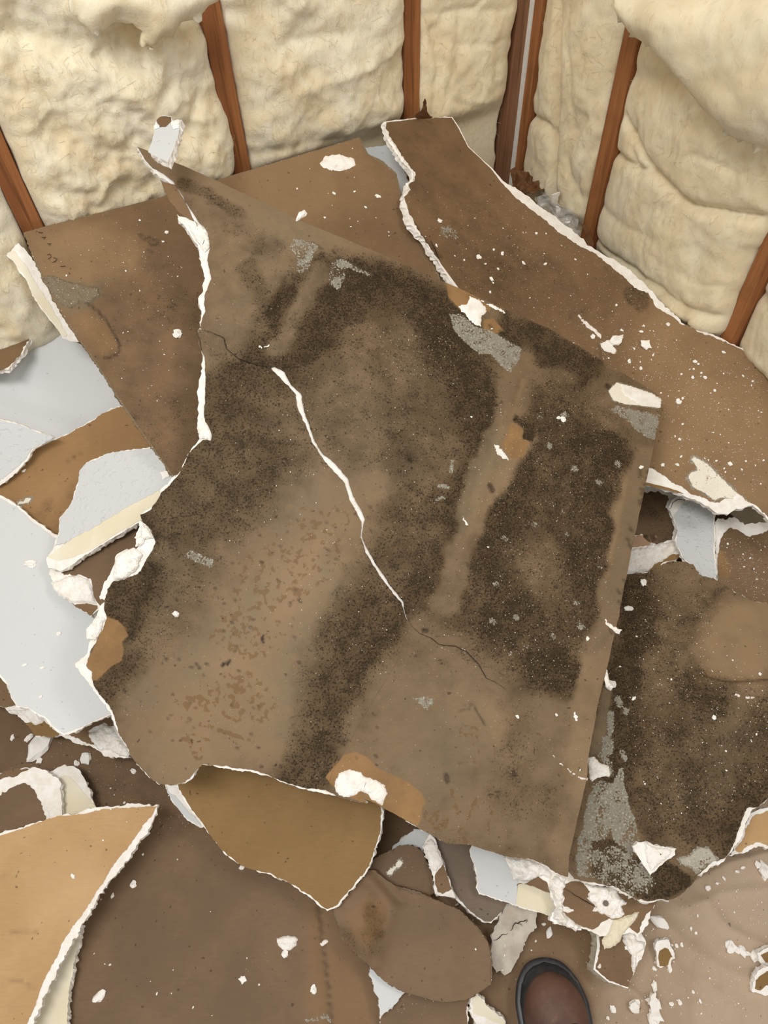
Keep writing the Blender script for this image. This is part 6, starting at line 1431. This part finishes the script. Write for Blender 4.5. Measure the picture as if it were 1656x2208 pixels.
# ---------------------------------------------------------------- boot
def build_boot():
    zf = fp['surf'].hit(np.array([[1185., 2150.]]))[0][2] + .006
    tip = at((1176, 2068), zf + .03); tail = at((1196, 2208), zf + .03)
    ang = math.atan2(-(tail[0] - tip[0]), tip[1] - tail[1]) * .0
    L = .305; base = np.array([tip[0] - .002, tip[1] - L, zf])
    root = thing('boot', 'scuffed brown leather boot with a black rubber toe and sole, at the bottom edge', 'boot', base + np.array([0, L * .5, 0]))
    org = base + np.array([0, L * .5, 0])

    def halfw(t):            # t 0 heel .. 1 toe : outline half width
        k = [(0, .0), (.02, .018), (.06, .028), (.15, .036), (.3, .037), (.45, .038), (.6, .046), (.72, .0535), (.82, .0535), (.9, .046), (.95, .037), (.98, .024), (.995, .010), (1, 0)]
        for a, b in zip(k[:-1], k[1:]):
            if t <= b[0]: f = (t - a[0]) / (b[0] - a[0]); return a[1] + (b[1] - a[1]) * f
        return 0
    ts = [0, .004, .02, .05, .1, .15, .2, .28, .36, .44, .52, .6, .66, .72, .77, .82, .86, .9, .93, .955, .975, .99, .997, 1]

    def outline(grow, z, tcut=0):
        R = []; Lf = []
        for t in ts:
            w = halfw(t) + (grow if 0 < t < 1 else 0)
            y = base[1] + t * L + (grow if t > .97 else (-grow if t < .03 else 0)); cx = base[0] + .006 * math.sin(t * 3.1) - .004 * (t > .7) * (t - .7)
            R.append((cx + w, y, z)); Lf.append((cx - w, y, z))
        return R + Lf[::-1][1:-1]
    def loft(name, rings, mats, smooth=True, close_top=True, label=None):
        n = len(rings[0]); V = [p for r in rings for p in r]; F = []
        for i in range(len(rings) - 1):
            for j in range(n):
                a = i * n + j; b = i * n + (j + 1) % n; F.append((a, b, b + n, a + n))
        F.append(tuple(range(n - 1, -1, -1)))
        if close_top: F.append(tuple((len(rings) - 1) * n + k for k in range(n)))
        ob = link_mesh(name, V, F, mats, root, org, None, [smooth] * len(F))
        if label: ob['label'] = label
        md = ob.modifiers.new('sub', 'SUBSURF'); md.levels = 1; md.render_levels = 2
        return ob
    # sole with welt
    loft('sole', [outline(-.003, zf), outline(.001, zf + .003), outline(.001, zf + .014), outline(-.001, zf + .016), outline(.003, zf + .018), outline(.004, zf + .024), outline(.001, zf + .027), outline(-.008, zf + .028)], [MAT['rubber']])

    # rounded toe cap (rubber rand) and the leather vamp above it
    def dome(z0, h, inset, name, mat, t0, t1, shrink=1.0, ridge=0.0):
        V = []; F = []; nt = 26; na = 20
        for i in range(nt + 1):
            t = t0 + (t1 - t0) * i / nt
            w = max(.0005, (halfw(t) - inset) * shrink)
            # height profile: low at toe, rising to the instep
            tt = max(0, min(1, (1 - t) / .45)); hh = h * (math.sqrt(max(0, 1 - (1 - min(1, (1 - t) / .16)) ** 2)) * .62 + .38 * tt * tt * (1 if t > .5 else 1.3))
            for j in range(na + 1):
                a = math.pi * j / na; c_, s_ = math.cos(a), math.sin(a)
                x = base[0] + .006 * math.sin(t * 3.1) + w * (abs(c_) ** .8) * (1 if c_ > 0 else -1)
                z = z0 + hh * (s_ ** .75) + (ridge * (s_ > .1))
                V.append((x, base[1] + t * L - inset * (t > .9), z))
        for i in range(nt):
            for j in range(na):
                a = i * (na + 1) + j; F.append((a, a + na + 1, a + na + 2, a + 1))
        ob = link_mesh(name, V, F, [MAT[mat]], root, org, None, [True] * len(F)); return ob
    d = dome(zf + .024, .040, .003, 'toe_rand', 'rubber', .55, .999)
    V = []; F = []; nt, na = 40, 24; tc, t1 = .74, .945
    for i in range(nt + 1):
        q = i / nt; t = .10 + (t1 - .10) * (1 - (1 - q) ** 1.6)
        w = (halfw(t) - .005) if t < tc else .0485 * math.sqrt(max(0, 1 - ((t - tc) / (t1 - tc)) ** 2.3)) + .0004
        rise = min(1, (t1 - t) / .17); hh = .022 + .030 * math.sqrt(max(0, 1 - (1 - rise) ** 2)) + .05 * max(0, (.80 - t)) ** 1.2
        for j in range(na + 1):
            a = math.pi * j / na; c_, s_ = math.cos(a), math.sin(a)
            wr = 1 + .012 * math.sin(t * 60) * (t < .8)
            V.append((base[0] + .006 * math.sin(t * 3.1) + w * wr * (abs(c_) ** .85) * (1 if c_ > 0 else -1), base[1] + t * L, zf + .022 + hh * (s_ ** .7)))
    for i in range(nt):
        for j in range(na):
            q = i * (na + 1) + j; F.append((q, q + na + 1, q + na + 2, q + 1))
    upper_ob = link_mesh('leather_upper', V, F, [MAT['leather']], root, org, None, [True] * len(F))
    # shaft around the ankle
    rings = []
    for k in range(9):
        z = zf + .05 + k * .014; r = .046 - .004 * math.sin(k * .35); cy = base[1] + .085 - k * .001
        rings.append([(base[0] + .002 + math.cos(a) * r * .82, cy + math.sin(a) * r * 1.25, z) for a in np.linspace(0, 2 * math.pi, 24, endpoint=False)])
    loft('boot_shaft', rings, [MAT['leather']], close_top=False)
    for k in range(4):
        y = base[1] + .155 + k * .02; z = zf + .108 - k * .010
        V = []; F = []; pth = [np.array([base[0] + .006 + x, y + .004 * math.sin(x * 60), z - abs(x) ** 1.4 * 1.4]) for x in np.linspace(-.022, .022, 9)]
        for p in pth:
            for a in range(6): V.append(p + np.array([0, math.cos(a * 1.047) * .002, math.sin(a * 1.047) * .002]))
        for i in range(8):
            for a in range(6): F.append((i * 6 + a, i * 6 + (a + 1) % 6, (i + 1) * 6 + (a + 1) % 6, (i + 1) * 6 + a))
        link_mesh('lace', V, F, [MAT['rubber']], upper_ob, org)


build_boot()
